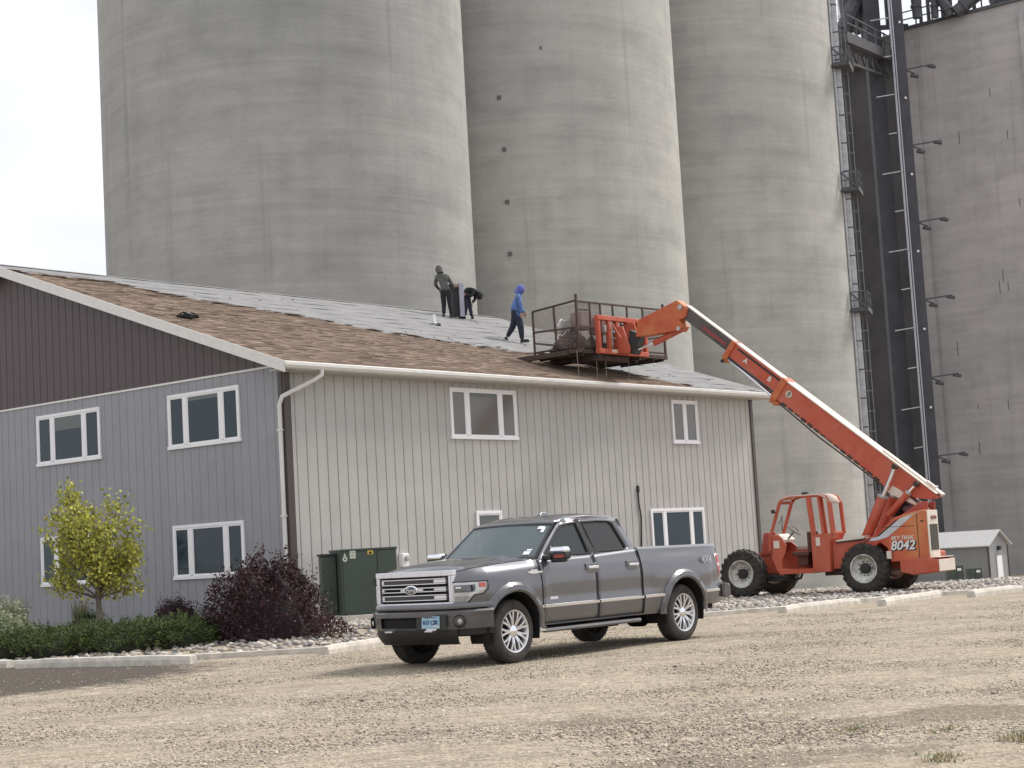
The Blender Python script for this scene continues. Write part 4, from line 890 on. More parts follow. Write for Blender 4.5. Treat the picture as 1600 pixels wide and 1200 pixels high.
# wheels
M_ARCH = mat('rotor_steel', (.20, .20, .21), .4, .8)
def truck_wheel():
    w_ = empty('wheel'); w_.parent = TR
    m = MB(); m.lathe([(-.12, .275), (-.135, .30), (-.132, .35), (-.115, .392), (-.085, .408), (.085, .408), (.115, .392), (.132, .35), (.135, .30), (.125, .275)], 48, 'y')
    for k in range(60):
        a = 2*math.pi*k/60
        for (y_, ph) in ((-.09, 0), (-.04, .05), (.02, 0), (.075, .05)): m.box((.409*math.cos(a+ph), y_, .409*math.sin(a+ph)), (.026, .034, .012), Matrix.Rotation(-(a+ph)+math.pi/2, 3, 'Y'))
    m.build('tyre', M_RUBBER, w_)
    m = MB(); m.lathe([(-.12, .26), (-.05, .235), (.09, .245), (.125, .262), (.132, .280), (.124, .283)], 48, 'y'); r_ = m.build('rim', M_ALU, w_)
    m = MB(); m.disc((0, -.02, 0), .24, 32); m.lathe([(-.02, .17), (.0, .17), (.0, .001)], 32, 'y'); m.build('brake_disc', M_BLACKM, r_)
    for k in range(9):
        for dd in (-.085, .085):
            a = 2*math.pi*k/9+dd; a2 = 2*math.pi*k/9+dd*1.9; a3 = 2*math.pi*k/9+dd*.9
            m = MB(); p0 = Vector((.055*math.cos(a3), .085, .055*math.sin(a3))); p1 = Vector((.16*math.cos(a), .105, .16*math.sin(a))); p2 = Vector((.258*math.cos(a2*1.0), .108, .258*math.sin(a2)))
            m.bar(p0, p1, .03, .03, up=(0, 1, 0)); m.bar(p1, p2, .027, .03, up=(0, 1, 0)); m.build('spoke', M_ALU, r_)
    m = MB(); m.lathe([(.06, .085), (.105, .075), (.115, .06), (.118, .03), (.122, .001)], 24, 'y'); m.build('hub_cap', M_CHROME, r_)
    return w_
tw0 = truck_wheel(); tw0.location = (FX, .835, WZ)
for (x_, s) in ((RX, 1), (FX, -1), (RX, -1)):
    c_ = copy_tree(tw0, TR); c_.location = (x_, s*.835, WZ); c_.rotation_euler = (0, R(17*x_), 0 if s > 0 else math.pi)

# ---------------- telescopic handler ----------------
TE = empty('telehandler', (6.55, 47.728, -.14), R(145), 'faded orange telescopic handler with its long boom raised over the roof', 'telehandler')
TWX = -3.56
# chassis frame
m = MB(); m.prism([(.45, .72), (.45, 1.08), (-.2, 1.18), (-2.9, 1.30), (-4.0, 1.20), (-5.2, 1.0), (-5.2, .62), (-3.0, .60), (-.4, .62)], -.42, .42, 'y'); m.build('frame', M_ORANGE, TE, bevel=.03)
m = MB(); m.box((0, 0, .67), (.3, 1.7, .28)); m.box((TWX, 0, .67), (.3, 1.7, .28)); m.lathe([(-.25, .16), (-.1, .26), (.1, .26), (.25, .16)], 16, 'y', c=(0, 0, .67)); m.lathe([(-.25, .16), (-.1, .26), (.1, .26), (.25, .16)], 16, 'y', c=(TWX, 0, .67)); m.box((-2.6, .6, .66), (.6, .35, .3)); m.build('axle', M_RUST, TE)
m = MB(); m.tube([(-.2, .75, .47), (-1.4, .8, .44), (-1.6, .8, .48), (-1.66, .8, .62)], .035, 8); m.tube([(-1.3, .5, .5), (-.3, .5, .5)], .05, 8); m.build('step_bar', M_BLACK, TE)
def tele_wheel():
    w_ = empty('wheel'); w_.parent = TE
    m = MB(); m.lathe([(-.16, .36), (-.19, .42), (-.185, .54), (-.15, .615), (-.08, .635), (.08, .635), (.15, .615), (.185, .54), (.19, .42), (.16, .36)], 48, 'y')
    for k in range(22):
        for s in (1, -1):
            a = 2*math.pi*(k+(.5 if s < 0 else 0))/22; a2 = a+.16
            p0 = Vector((.645*math.cos(a), 0, .645*math.sin(a))); p1 = Vector((.615*math.cos(a2), s*.17, .615*math.sin(a2))); p2 = Vector((.53*math.cos(a2+.03), s*.2, .53*math.sin(a2+.03)))
            up = Vector((math.cos(a), 0, math.sin(a))); m.bar(p0, p1, .06, .06, up=up); m.bar(p1, p2, .06, .045, up=up)
    m.build('tyre', M_RUBBER, w_)
    m = MB(); m.lathe([(-.16, .35), (-.05, .30), (.02, .30), (.10, .34), (.16, .365), (.185, .375), (.18, .345), (.11, .315), (.05, .275), (.02, .20), (.02, .12)], 40, 'y'); r_ = m.build('rim', M_RIM, w_)
    m = MB(); m.lathe([(.0, .14), (.10, .135), (.13, .11), (.14, .001)], 24, 'y'); m.build('hub', M_BLACK, r_)
    for k in range(10):
        a = 2*math.pi*k/10; m = MB(); m.lathe([(0, .016), (.035, .016), (.035, .001)], 6, 'y', c=(.185*math.cos(a), .02, .185*math.sin(a))); m.build('wheel_nut', M_STEEL, r_)
    return w_
w0 = tele_wheel(); w0.location = (0, .97, .66)
for (x_, s) in ((TWX, 1), (0, -1), (TWX, -1)):
    c_ = copy_tree(w0, TE); c_.location = (x_, s*.97, .66); c_.rotation_euler = (0, R(11*x_+5), 0 if s > 0 else math.pi)
# front frame post / stabiliser mount
m = MB(); m.prism([(-.25, 1.05), (-.38, 1.72), (-.55, 1.74), (-.62, 1.05)], .30, .42, 'y'); m.prism([(-.25, 1.05), (-.38, 1.72), (-.55, 1.74), (-.62, 1.05)], -.05, .07, 'y'); m.box((-.46, .18, 1.66), (.12, .5, .1)); m.build('boom_rest', M_PINK, TE, bevel=.015)
# cab: side rails traced as posts
cab = empty('operator_cab'); cab.parent = TE
YL, YR = 1.05, .32
def post(m, a, b, y, wd=.075, dp=.075): m.bar((a[0], y, a[1]), (b[0], y, b[1]), wd, dp, up=(0, 1, 0))
m = MB()
for y_ in (YL, YR):
    post(m, (-.88, 1.22), (-.90, 1.62), y_); post(m, (-.90, 1.58), (-1.25, 2.50), y_); post(m, (-1.24, 2.48), (-1.34, 2.60), y_); post(m, (-1.32, 2.60), (-1.55, 2.65), y_); post(m, (-1.53, 2.65), (-2.45, 2.64), y_); post(m, (-2.42, 2.64), (-2.62, 2.57), y_); post(m, (-2.6, 2.58), (-2.68, 2.42), y_)
    post(m, (-2.68, 2.45), (-2.72, 1.60), y_, .09, .09); post(m, (-2.1, 2.62), (-2.18, 1.62), y_, .14, .06); post(m, (-2.38, 2.62), (-2.45, 1.62), y_, .06, .06)
for (x_, z_) in ((-1.26, 2.50), (-.90, 1.60), (-2.70, 1.62)): m.box((x_, (YL+YR)/2, z_), (.08, YL-YR, .08))
m.build('cab_posts', M_ORANGE, cab, bevel=.012)
m = MB(); m.grid(lambda t, y: (lerp(t, [(0, -1.28), (.1, -1.5), (.8, -2.42), (.92, -2.60), (1, -2.70)]), y, lerp(t, [(0, 2.60), (.1, 2.68), (.8, 2.675), (.92, 2.60), (1, 2.42)])), frange(0, 1, 14), (YR-.04, YL+.04)); m.build('cab_roof', M_CREAM, cab, solid=.03)  # sunlit brightness of the roof is painted in by the pale colour
m = MB(); m.prism([(-.85, 1.22), (-.92, 1.60), (-1.15, 1.66), (-1.36, 1.38), (-1.30, 1.15), (-1.18, .95), (-1.18, .68), (-1.05, .68)], YL-.04, YL, 'y'); m.prism([(-2.1, .62), (-2.1, 1.62), (-2.75, 1.62), (-2.62, 1.35), (-2.60, .62)], YR, YL+.02, 'y'); m.prism([(-1.12, .60), (-1.02, .74), (-2.15, .72), (-2.15, .60)], YR, YL+.02, 'y'); m.prism([(-.85, 1.22), (-.92, 1.62), (-1.5, 1.2), (-2.15, 1.3), (-2.15, .62), (-1.05, .62)], YR-.03, YR+.03, 'y'); m.box((-.92, .70, 1.35), (.07, .7, .5)); m.build('cab_tub', M_ORANGE, cab, bevel=.01)
m = MB(); m.prism([(-.93, 1.60), (-1.10, 1.68), (-1.30, 1.52), (-1.28, 1.44)], YR+.03, YL-.05, 'y'); m.build('dashboard', M_CREAM, cab, bevel=.01)
m = MB(); m.box((-1.7, .7, 1.12), (.5, .5, .12)); m.box((-1.98, .7, 1.42), (.12, .5, .55)); m.box((-1.72, .7, .95), (.3, .3, .3)); m.build('seat', mat('maroon_seat', (.09, .03, .025), .7), cab, bevel=.03)
m = MB(); m.box((-1.6, YR+.04, 1.26), (.55, .02, .1)); m.build('caution_strip', mat('sticker_cream', (.50, .46, .36), .6), cab)
m = MB(); Mr = Matrix.Rotation(R(-38), 3, 'Y'); cc = Vector((-1.46, .68, 1.76)); m.tube([cc+Mr @ Vector((.2*math.cos(a), .2*math.sin(a), 0)) for a in frange(0, 2*math.pi, 20)[:-1]], .018, 6, closed=True)
for k in range(3): m.tube([cc, cc+Mr @ Vector((.2*math.cos(2.1*k), .2*math.sin(2.1*k), 0))], .012, 5)
m.tube([cc, (-1.22, .68, 1.5)], .03, 8); m.build('steering_wheel', mat('worn_grey_rim', (.20, .19, .18), .5), cab)
for (p, c2) in (((-1.08, YL+.008, 1.40), (.17, .012, .2)), ((-2.3, YL+.028, 1.42), (.12, .012, .22))):
    m = MB(); m.box(p, c2); m.build('warning_sticker', M_CREAM, cab)
m = MB(); m.box((-1.1, YL+.12, 2.28), (.06, .1, .1)); m.bar((-1.12, YL, 2.25), (-1.1, YL+.1, 2.28), .02); m.box((-1.85, .7, 2.72), (.14, .14, .06)); m.build('work_lamp', M_BLACK, cab)
m = MB(); m.tube([(-1.12, .9, 1.95), (-1.22, .9, 2.15), (-1.2, .9, 1.75)], .012, 5); m.build('cab_cable', M_BLACK, cab)
# rear body and engine cover
m = MB(); m.prism([(-2.62, .68), (-2.62, 1.36), (-3.3, 1.42), (-3.6, 1.42), (-3.6, .9), (-3.0, .68)], .42, .92, 'y'); m.build('side_tank', M_ORANGE, TE, bevel=.015)
m = MB(); m.prism([(-2.75, 1.385), (-2.75, 1.43), (-3.55, 1.51), (-3.55, 1.44)], .60, .95, 'y'); m.build('tank_trim', M_CREAM, TE)
m = MB(); m.prism([(-2.75, 1.35), (-2.75, 1.38), (-3.55, 1.44), (-3.55, 1.40)], .60, .955, 'y'); m.build('black_strip', M_BLACK, TE)
M_GRAD, ntg, bgd, tcg = newm('faded_engine_cover', .5)
sx = N(ntg, 'ShaderNodeSeparateXYZ'); ntg.links.new(tcg.outputs['Object'], sx.inputs[0]); mr = N(ntg, 'ShaderNodeMapRange'); mr.inputs[1].default_value = -3.9; mr.inputs[2].default_value = -5.3
ntg.links.new(sx.outputs[0], mr.inputs[0]); ad = N(ntg, 'ShaderNodeMath', operation='ADD'); nz = noise(ntg, tcg.outputs['Object'], 2.2, 4); ml = N(ntg, 'ShaderNodeMath', operation='MULTIPLY_ADD'); ml.inputs[1].default_value = .7; ml.inputs[2].default_value = -.35; ntg.links.new(nz, ml.inputs[0])
ntg.links.new(mr.outputs[0], ad.inputs[0]); ntg.links.new(ml.outputs[0], ad.inputs[1]); cg = ramp(ntg, ad.outputs[0], [(.1, (.42, .06, .03)), (.45, (.52, .12, .045)), (.75, (.55, .20, .075)), (1, (.48, .13, .05))]); 
cg = mixc(ntg, ramp(ntg, sx.outputs[2], [(.0, (0, 0, 0)), (1, (1, 1, 1))]), (.42, .055, .025), cg); ntg.links.new(cg, bgd.inputs['Base Color'])
m = MB(); prof = [(-3.62, 1.0), (-3.62, 1.42), (-3.95, 1.52), (-4.45, 1.93), (-5.18, 2.08), (-5.33, 2.06), (-5.33, .80), (-4.3, .80), (-4.22, 1.15), (-4.02, 1.32)]; m.prism(prof, .35, 1.05, 'y'); ec = m.build('engine_cover', M_GRAD, TE, bevel=.02)
def ecs(poly, off, nm, mt, par=ec): m = MB(); m.prism(poly, 1.048, 1.05+off, 'y'); return m.build(nm, mt, par)
M_STRIPE = mat('pale_stripe', (.50, .52, .56), .45, var=.08, vscale=5)
ecs([(-3.72, 1.36), (-3.80, 1.43), (-4.02, 1.47), (-4.62, 1.90), (-5.22, 2.05), (-4.98, 1.97), (-4.62, 1.70), (-4.25, 1.44), (-3.95, 1.36)], .008, 'stripe_decal', M_STRIPE)
ecs([(-3.60, 1.345), (-3.66, 1.39), (-3.95, 1.47), (-4.5, 1.86), (-4.58, 1.88), (-4.02, 1.465), (-3.80, 1.425), (-3.7, 1.36)], .004, 'stripe_shadow', M_BLACK)
for (x_, z_) in ((-4.72, 1.60),): m = MB(); m.box((-4.55, 1.056, 1.69), (.85, .006, .012)); m.build('panel_seam', M_BLACK, ec)
m = MB(); m.box((-5.07, 1.056, 1.43), (.014, .006, 1.15)); m.box((-4.35, 1.056, 1.05), (.014, .006, .35)); m.build('panel_seam', M_BLACK, ec)
m = MB(); m.box((-5.2, 1.06, 1.80), (.07, .02, .03)); m.build('latch', M_BLACK, ec)
m = MB(); m.box((-4.25, 1.058, .98), (.13, .008, .2)); m.build('warning_sticker', M_CREAM, ec)
M_DW = mat('decal_white', (.68, .68, .68), .5); M_DB = mat('decal_blackblue', (.02, .02, .035), .5)
fm = lambda x, z, o: frame((x, 1.05+o, z), (-1, 0, 0), (0, 0, 1))
text('model_number_shadow', '8042', .33, M_DB, ec, fm(-4.655, 1.185, .008), shear=.25, depth=.001, bold=.018)
text('model_number', '8042', .33, M_DW, ec, fm(-4.63, 1.20, .012), shear=.25, depth=.001, bold=.008)
text('maker_name', 'SKY TRAK', .135, M_DW, ec, fm(-4.63, 1.40, .010), shear=.35, depth=.001, bold=.002)
m = MB(); m.box((-5.345, .70, 1.43), (.03, .68, 1.27)); rp_ = m.build('rear_panel', M_CREAM, TE, bevel=.01)
m = MB(); m.box((-5.366, .70, 1.38), (.012, .50, .66)); m.build('radiator_grille', mat('rad_mesh', (.10, .095, .085), .8), rp_)
for k in range(10): 
    m = MB(); m.box((-5.376, .70, 1.09+k*.065), (.01, .5, .015)); m.build('grille_slat', M_RUST, rp_)
for y_ in (.55, .68, .80): 
    m = MB(); m.lathe([(0, .05), (-.03, .04), (-.03, .001)], 12, 'x', c=(-5.362, y_, 1.88)); m.build('tail_lamp', mat('dull_red_lamp', (.25, .09, .07), .4), rp_)
m = MB(); m.prism([(-4.55, .52), (-4.55, .86), (-5.42, .86), (-5.58, .80), (-5.58, .50), (-4.9, .44)], .03, 1.12, 'y'); m.build('rear_bumper', M_ORANGE, TE, bevel=.03)
m = MB(); m.box((-5.595, .58, .66), (.02, 1.08, .30)); m.box((-5.50, .58, .866), (.18, 1.06, .014)); m.build('bumper_face', M_CREAM, TE, bevel=.02)
m = MB(); m.prism([(-4.0, .9), (-4.0, 1.7), (-4.75, 2.25), (-5.05, 2.3), (-4.95, .9)], -.36, -.28, 'y'); m.prism([(-4.3, .9), (-4.2, 1.9), (-4.9, 2.3), (-5.1, 2.3), (-5.0, .9)], .26, .34, 'y'); m.build('boom_mast', M_PINK, TE, bevel=.02)
m = MB(); m.box((-4.6, 0, 1.5), (1.0, .5, .9)); m.tube([(-4.7, -.25, 2.15), (-4.2, -.2, 2.05), (-3.8, -.1, 1.7)], .06, 8); m.tube([(-4.9, .1, 2.2), (-4.4, .2, 2.25), (-4.0, .15, 1.8)], .04, 8); m.build('hoses', M_BLACKM, TE)
# boom
bo = empty('boom'); bo.parent = TE; BO = Vector((-5.2, 0, 2.25)); BD_ = Vector((6.95, 0, 5.80)).normalized(); BN = Vector((-BD_.z, 0, BD_.x))
Mbo = Matrix((BD_, Vector((0, 1, 0)), BN)).transposed().to_4x4(); Mbo.translation = BO
bo.matrix_local = Mbo      # local x along the boom, z up across it
TAPL = 9.15
def bsec(x0, x1, h0, h1, w_, nm, mt, z0=None):
    m = MB(); m.prism([(x0, -h0/2 if z0 is None else z0-h0), (x1, -h1/2 if z0 is None else z0-h1), (x1, h1/2 if z0 is None else z0), (x0, h0/2 if z0 is None else z0)], -w_/2, w_/2, 'y'); return m.build(nm, mt, bo, bevel=.012)
m = MB(); m.prism([(.0, .20), (.12, .02), (.40, -.15), (1.15, -.46), (1.55, -.42), (5.25, -.33), (5.25, .24), (.2, .24)], -.22, .22, 'y'); b1 = m.build('outer_section', M_ORANGE, bo, bevel=.012)
m = MB(); m.box((2.65, 0, .255), (5.2, .50, .03)); m.build('sunlit_top_plate', M_CREAM, b1)  # pale plate carries the sunlight along the boom top
m = MB(); m.box((.95, .0, .29), (2.0, .22, .05)); m.box((.35, .05, .33), (.3, .12, .06)); m.build('cable_tray', M_CREAM, b1, bevel=.01)
m = MB(); m.prism([(.1, -.28), (1.15, -.5), (1.15, -.28), (.9, -.25)], -.235, .235, 'y'); m.box((.55, 0, -.36), (.5, .36, .2)); m.build('pivot_plate', M_CREAM, b1)
m = MB()
for k in range(15): x_ = 1.6+k*.24; m.box((x_, .20, -.39+(x_-1.5)*.022), (.17, .07, random.uniform(.03, .08)))
m.tube([(1.4, .24, -.44), (2.6, .25, -.43), (3.6, .24, -.44), (5.1, .22, -.37)], .022, 6); m.build('hose_carrier', M_RUST, b1)
m = MB(); m.box((5.33, 0, -.05), (.20, .52, .66)); m.prism([(5.1, -.36), (5.44, -.36), (5.40, -.52), (5.22, -.52)], -.2, .2, 'y'); m.build('collar', M_ORANGEF, bo, bevel=.015)
m = MB(); m.lathe([(0, .055), (.05, .055), (.05, .001)], 14, 'y', c=(5.30, .15, -.52)); m.lathe([(0, .1), (.02, .1), (.02, .001)], 20, 'y', c=(5.0, .222, 0)); m.build('decal_disc', mat('sticker_cream'), bo)
m = MB(); m.prism([(4.89, -.01), (5.0, .09), (5.1, -.01), (5.0, -.1)], .243, .247, 'y'); m.prism([(4.985, -.06), (4.99, .06), (5.01, .06), (5.015, -.06)], .248, .25, 'y', 0); m.build('arrow_decal', M_BLACK, bo) if 0 else None
m = MB(); m.box((5.0, .246, 0), (.03, .004, .13)); m.box((5.0, .246, .04), (.09, .004, .02)); m.build('sticker_mark', M_BLACK, bo)
m = MB(); m.box((6.2, 0, .02), (2.0, .36, .42)); b2 = m.build('middle_section', M_ORANGE, bo, bevel=.01)
m = MB(); m.box((6.3, 0, .245), (2.0, .34, .03)); m.build('sunlit_top_plate', M_CREAM, b2)
m = MB(); m.tube([(5.3, .12, -.36), (7.2, .12, -.27)], .04, 8); m.tube([(5.3, -.02, -.36), (7.2, -.02, -.27)], .04, 8); m.build('extension_rod', M_CHROME, bo)
m = MB(); m.box((6.2, .19, -.22), (1.9, .02, .05)); m.box((6.1, .188, .15), (1.9, .02, .05)); m.build('wear_strip', M_BLACK, b2)
for (ch, x_) in (('B', 5.75), ('A', 6.65)): text('boom_letter', ch, .20, M_DW, b2, frame((x_, .186, .0), (-1, 0, 0), Vector((-BD_.z, 0, BD_.x)) and (0, 0, 1)), depth=.001, bold=.004)
m = MB(); m.box((7.25, 0, -.02), (.16, .46, .56)); m.prism([(7.15, -.3), (7.35, -.3), (7.32, -.42), (7.2, -.42)], -.16, .16, 'y'); m.build('collar', M_ORANGEF, bo, bevel=.012)
m = MB(); m.lathe([(0, .05), (.05, .05), (.05, .001)], 14, 'y', c=(7.26, .16, -.40)); m.build('roller', M_BLACK, bo)
m = MB(); m.box((8.2, 0, .06), (1.95, .28, .34)); b3 = m.build('inner_section', mat('dark_boom_steel', (.09, .075, .072), .5, .3, var=.3, vscale=2), bo, bevel=.01)
m = MB(); m.box((8.2, 0, .245), (1.95, .27, .03)); m.build('sunlit_top_plate', M_CREAM, b3)
m = MB(); m.box((7.9, .145, .03), (.9, .012, .09)); m.build('red_band', mat('red_band', (.25, .04, .04), .5), b3)
# lift cylinders
def cyl(name, a, b, r1, r2, fr, y, mt=M_ORANGE):
    e_ = empty(name); e_.parent = TE; a = Vector((a[0], y, a[1])); b = Vector((b[0], y, b[1])); c_ = a+(b-a)*fr
    m = MB(); m.tube([a, c_], r1, 16); m.build('barrel', mt, e_); m = MB(); m.tube([c_-(b-a).normalized()*.02, c_+(b-a).normalized()*.035], r1*1.08, 16); m.build('gland', M_GALV, e_); m = MB(); m.tube([c_, b], r2, 12); m.build('rod', M_CHROME, e_)
    m = MB(); m.lathe([(-.06, .075), (.06, .075), (.06, .001)], 12, 'y', c=b); m.build('rod_eye', M_RUST, e_)
cyl('lift_cylinder', (-3.28, 1.25), (-4.32, 3.25), .14, .055, .62, .40); cyl('lift_cylinder', (-3.28, 1.25), (-4.32, 3.25), .14, .055, .62, -.40)
cyl('slave_cylinder', (-3.98, 2.0), (-4.83, 2.76), .085, .04, .72, .30); cyl('slave_cylinder', (-4.0, 1.95), (-4.83, 2.7), .085, .04, .72, .0, M_PINK)
m = MB(); m.tube([(-4.55, -.3, 2.15), (-4.55, .2, 2.25)], .22, 16); m.build('muffler', mat('maroon_tank', (.10, .025, .03), .5), TE)
# boom head and fork carriage (tilted frame at the boom tip)
hd = empty('boom_head'); hd.parent = TE
m = MB(); m.prism([(1.95, 8.50), (1.62, 8.22), (1.70, 7.98), (1.92, 7.92), (1.80, 7.72), (1.92, 7.60), (2.10, 7.62), (3.38, 7.60), (3.30, 8.08)], -.20, .20, 'y'); m.build('gooseneck', M_ORANGEF, hd, bevel=.015)
m = MB(); m.lathe([(0, .06), (.03, .06), (.03, .001)], 14, 'y', c=(1.95, .2, 7.68)); m.build('pin', M_GALV, hd); m = MB(); m.lathe([(0, .07), (.03, .07), (.03, .001)], 14, 'y', c=(1.85, .2, 8.28)); m.build('pin', M_GALV, hd)
m = MB(); m.tube([(2.0, 0, 7.66), (2.9, 0, 7.38)], .09, 12); m.build('tilt_cylinder', M_ORANGE, hd)
m = MB(); m.tube([(2.9, 0, 7.38), (3.55, 0, 7.26)], .04, 10); m.build('tilt_rod', M_CHROME, hd)
m = MB(); m.prism([(3.25, 7.65), (3.6, 7.85), (3.75, 7.2), (3.5, 7.1)], -.16, .16, 'y'); m.build('attachment_plate', M_BLACK, hd, bevel=.01)
hb = R(139.5-145)     # the carriage is swung a little to the right of the boom
fc = empty('fork_carriage', (3.80, 0, 0), hb); fc.parent = TE
m = MB()
for y_ in (-1.3, -.95, -.40, .10, .48, .98): m.box((.30, y_, 7.72), (.13, .12, 1.05))
m.box((.30, -.15, 8.22), (.16, 2.4, .14)); m.box((.30, -.15, 7.24), (.16, 2.4, .14)); m.prism([(-.30, 7.3), (-.05, 8.1), (.2, 8.15), (.2, 7.2), (-.2, 7.15)], -.36, -.30, 'y'); m.prism([(-.25, 7.3), (-.02, 7.95), (.2, 8.0), (.2, 7.2), (-.2, 7.15)], .16, .22, 'y'); m.box((.32, -.7, 7.95), (.06, .5, .08)); m.box((.32, -.7, 7.5), (.06, .5, .08)); m.build('carriage_frame', M_ORANGE, fc, bevel=.015)
m = MB()
for pts in ([(-.2, -.45, 7.9), (0, -.5, 8.2), (.1, -.75, 8.15), (.15, -.9, 7.9)], [(-.2, -.5, 7.85), (-.05, -.7, 8.1), (.1, -1.0, 8.0)], [(-.1, .45, 7.6), (.05, .6, 8.0), (.15, .7, 7.7)]): m.tube(pts, .035, 7)
m.build('hydraulic_hose', M_ORANGE, fc)
m = MB(); m.box((.32, .30, 7.85), (.08, .3, .09)); m.box((.32, .30, 7.65), (.08, .3, .05)); m.box((.25, .75, 7.9), (.1, .1, .2)); m.build('fork_hook', M_GALV, fc)
m = MB(); m.box((.22, .30, 7.26), (.012, .32, .10)); m.build('label_plate', M_CREAM, fc)
for y_ in (-1.15, .85):
    m = MB(); m.box((.42, y_, 7.5), (.06, .14, .8)); m.box((1.75, y_, 7.13), (2.7, .14, .07)); m.build('fork', M_STEEL, fc)

# work platform cage on the forks
pc = O_ = Vector((1.975, 49.04, 7.21))
BK = empty('work_cage', tuple(pc), R(139.5), 'rusty steel work cage held on the telehandler forks above the roof eave', 'work cage')
WL = 4.35; DL = 1.62; TL_ = 2.0       # local x = away from the machine, -y = to the right
m = MB(); m.box((DL/2, -WL/2+.05, -.10), (DL+.1, WL, .12)); fl = m.build('floor', M_RUST, BK, bevel=.01)
for k in range(9):
    m = MB(); m.box((DL/2, -.2-k*.49, -.19), (DL, .07, .07)); m.build('floor_joist', M_RUST, BK)
m = MB(); m.box((.4, -1.45, -.27), (.9, 1.6, .16)); m.box((1.3, .08, -.13), (1.9, .16, .14)); m.box((1.5, -.9, -.24), (1.2, .5, .12)); m.box((1.2, -3.1, -.22), (1.9, .16, .14)); m.build('fork_pocket', M_RUST, BK)
def rail(a, b, t=.05, nm='rail'): m = MB(); m.bar(a, b, t, t); m.build(nm, M_RUST, BK)
H1 = 1.34
ys = [0, -.62, -1.12, -1.72, -2.42, -3.2, -4.27]
for i, y_ in enumerate(ys): rail((0, y_, -.05), (0, y_, 1.55 if i in (0, 6) else H1+.02), .06 if i in (0, 6) else .045, 'post')
rail((0, 0, H1), (0, -4.27, H1+.03)); rail((0, 0, .62), (0, -1.9, .58)); rail((0, 0, 1.10), (0, -.62, 1.12), .04); rail((0, 0, .02), (0, -4.27, .02)); rail((0, -2.8, .95), (0, -4.27, 1.2), .04)
rail((DL, .03, -.05), (DL, .03, 1.25), .05, 'post'); rail((.8, 0, -.05), (.83, .02, 1.3), .05, 'post'); rail((0, 0, 1.36), (DL, .03, 1.24)); rail((0, 0, .58), (DL, .03, .62)); rail((0, 0, .02), (DL, .03, .02))
rail((DL, -4.25, -.05), (DL, -4.25, 1.2), .05, 'post'); rail((DL, .03, .30), (DL, -4.25, .30), .05); rail((DL, .03, .02), (DL, -4.25, .02), .05); rail((0, -4.27, 1.1), (DL, -4.25, 1.1)); rail((0, -4.27, .55), (DL, -4.25, .55))
# expanded metal mesh on the near and left panels
M_MESH = mat('mesh_rust', (.16, .13, .12), .8)
def wire(x0, x1, z0, z1, fn, nm):
    m = MB(); st_ = .062; n = int((x1-x0+z1-z0)/st_)
    for k in range(n):
        for s in (1, -1):
            u0 = x0+k*st_-(z1-z0); z_a, z_b = z0, z1; a_ = u0; b_ = u0+(z1-z0)
            if a_ < x0: z_a = z0+(x0-a_); a_ = x0
            if b_ > x1: z_b = z1-(b_-x1); b_ = x1
            if z_a >= z_b: continue
            if s < 0: a_, b_ = x0+x1-a_, x0+x1-b_
            m.bar(fn(a_, z_a), fn(b_, z_b), .006)
    tag(m.build(nm, M_MESH, BK, fix=False), kind='stuff')
wire(.02, 4.2, .04, .60, lambda u, z: (.01, -u, z), 'mesh_panel'); wire(.02, 1.12, .60, 1.32, lambda u, z: (.01, -u, z), 'mesh_panel'); wire(.02, 1.58, .04, 1.25, lambda u, z: (u, .02, z), 'mesh_panel'); wire(3.2, 4.2, .6, 1.3, lambda u, z: (.01, -u, z), 'mesh_panel')
# torn shingle debris, board and tarp inside the cage
def pile(name, cx, cy, r, h, n, mts, lb, cat):
    e_ = BK.matrix_world if 0 else None
    m = MB()
    for k in range(n):
        q = random.uniform(0, 6.28); rr = r*math.sqrt(random.random()); zz = h*(1-(rr/r)**1.5)*random.uniform(.5, 1); s = random.uniform(.08, .24)
        Mx = Matrix.Rotation(random.uniform(0, 6), 3, 'Z') @ Matrix.Rotation(random.gauss(0, .7), 3, 'X') @ Matrix.Rotation(random.gauss(0, .5), 3, 'Y'); m.box((cx+rr*math.cos(q)*.6, cy+rr*math.sin(q), zz), (s, s*1.3, .015), Mx, random.randrange(len(mts)))
    o = m.build(name, mts, None, fix=False, loc=tuple(pc), rot=(0, 0, R(139.5))); tag(o, lb, cat, kind='stuff'); return o
D1 = mat('debris_brown', (.17, .11, .09), .95, island=.5); D2 = mat('debris_grey', (.22, .19, .18), .95, island=.4); D3 = mat('debris_dark', (.04, .035, .032), .95)
pile('shingle_debris', .8, -.75, .72, .62, 520, [D1, D2, D3], 'heap of torn brown and grey shingles in the left end of the work cage', 'debris')
pile('shingle_debris', .7, -1.6, .75, .40, 320, [D1, D2, D3], 'lower heap of torn shingles behind the fork carriage in the work cage', 'debris')
pile('shingle_debris', .8, -3.2, .9, .18, 160, [D1, D2, D3], 'thin scatter of shingle scraps in the right end of the work cage', 'debris')
def inCage(x, y, z): c_, s_ = math.cos(R(139.5)), math.sin(R(139.5)); return (pc.x+x*c_-y*s_, pc.y+x*s_+y*c_, pc.z+z)
m = MB(); m.grid(lambda u, v: (.9+.1*math.sin(3*u), -.15-u*.75, .45+.35*v+.28*u+.06*math.sin(9*u+4*v)), frange(0, 1, 10), frange(0, 1, 5)); o = m.build('plastic_sheet', mat('clear_poly', (.42, .42, .42), .5), None, loc=tuple(pc), rot=(0, 0, R(139.5)), solid=.01)
tag(o, 'crumpled pale plastic sheet standing among the debris in the work cage', 'sheet')
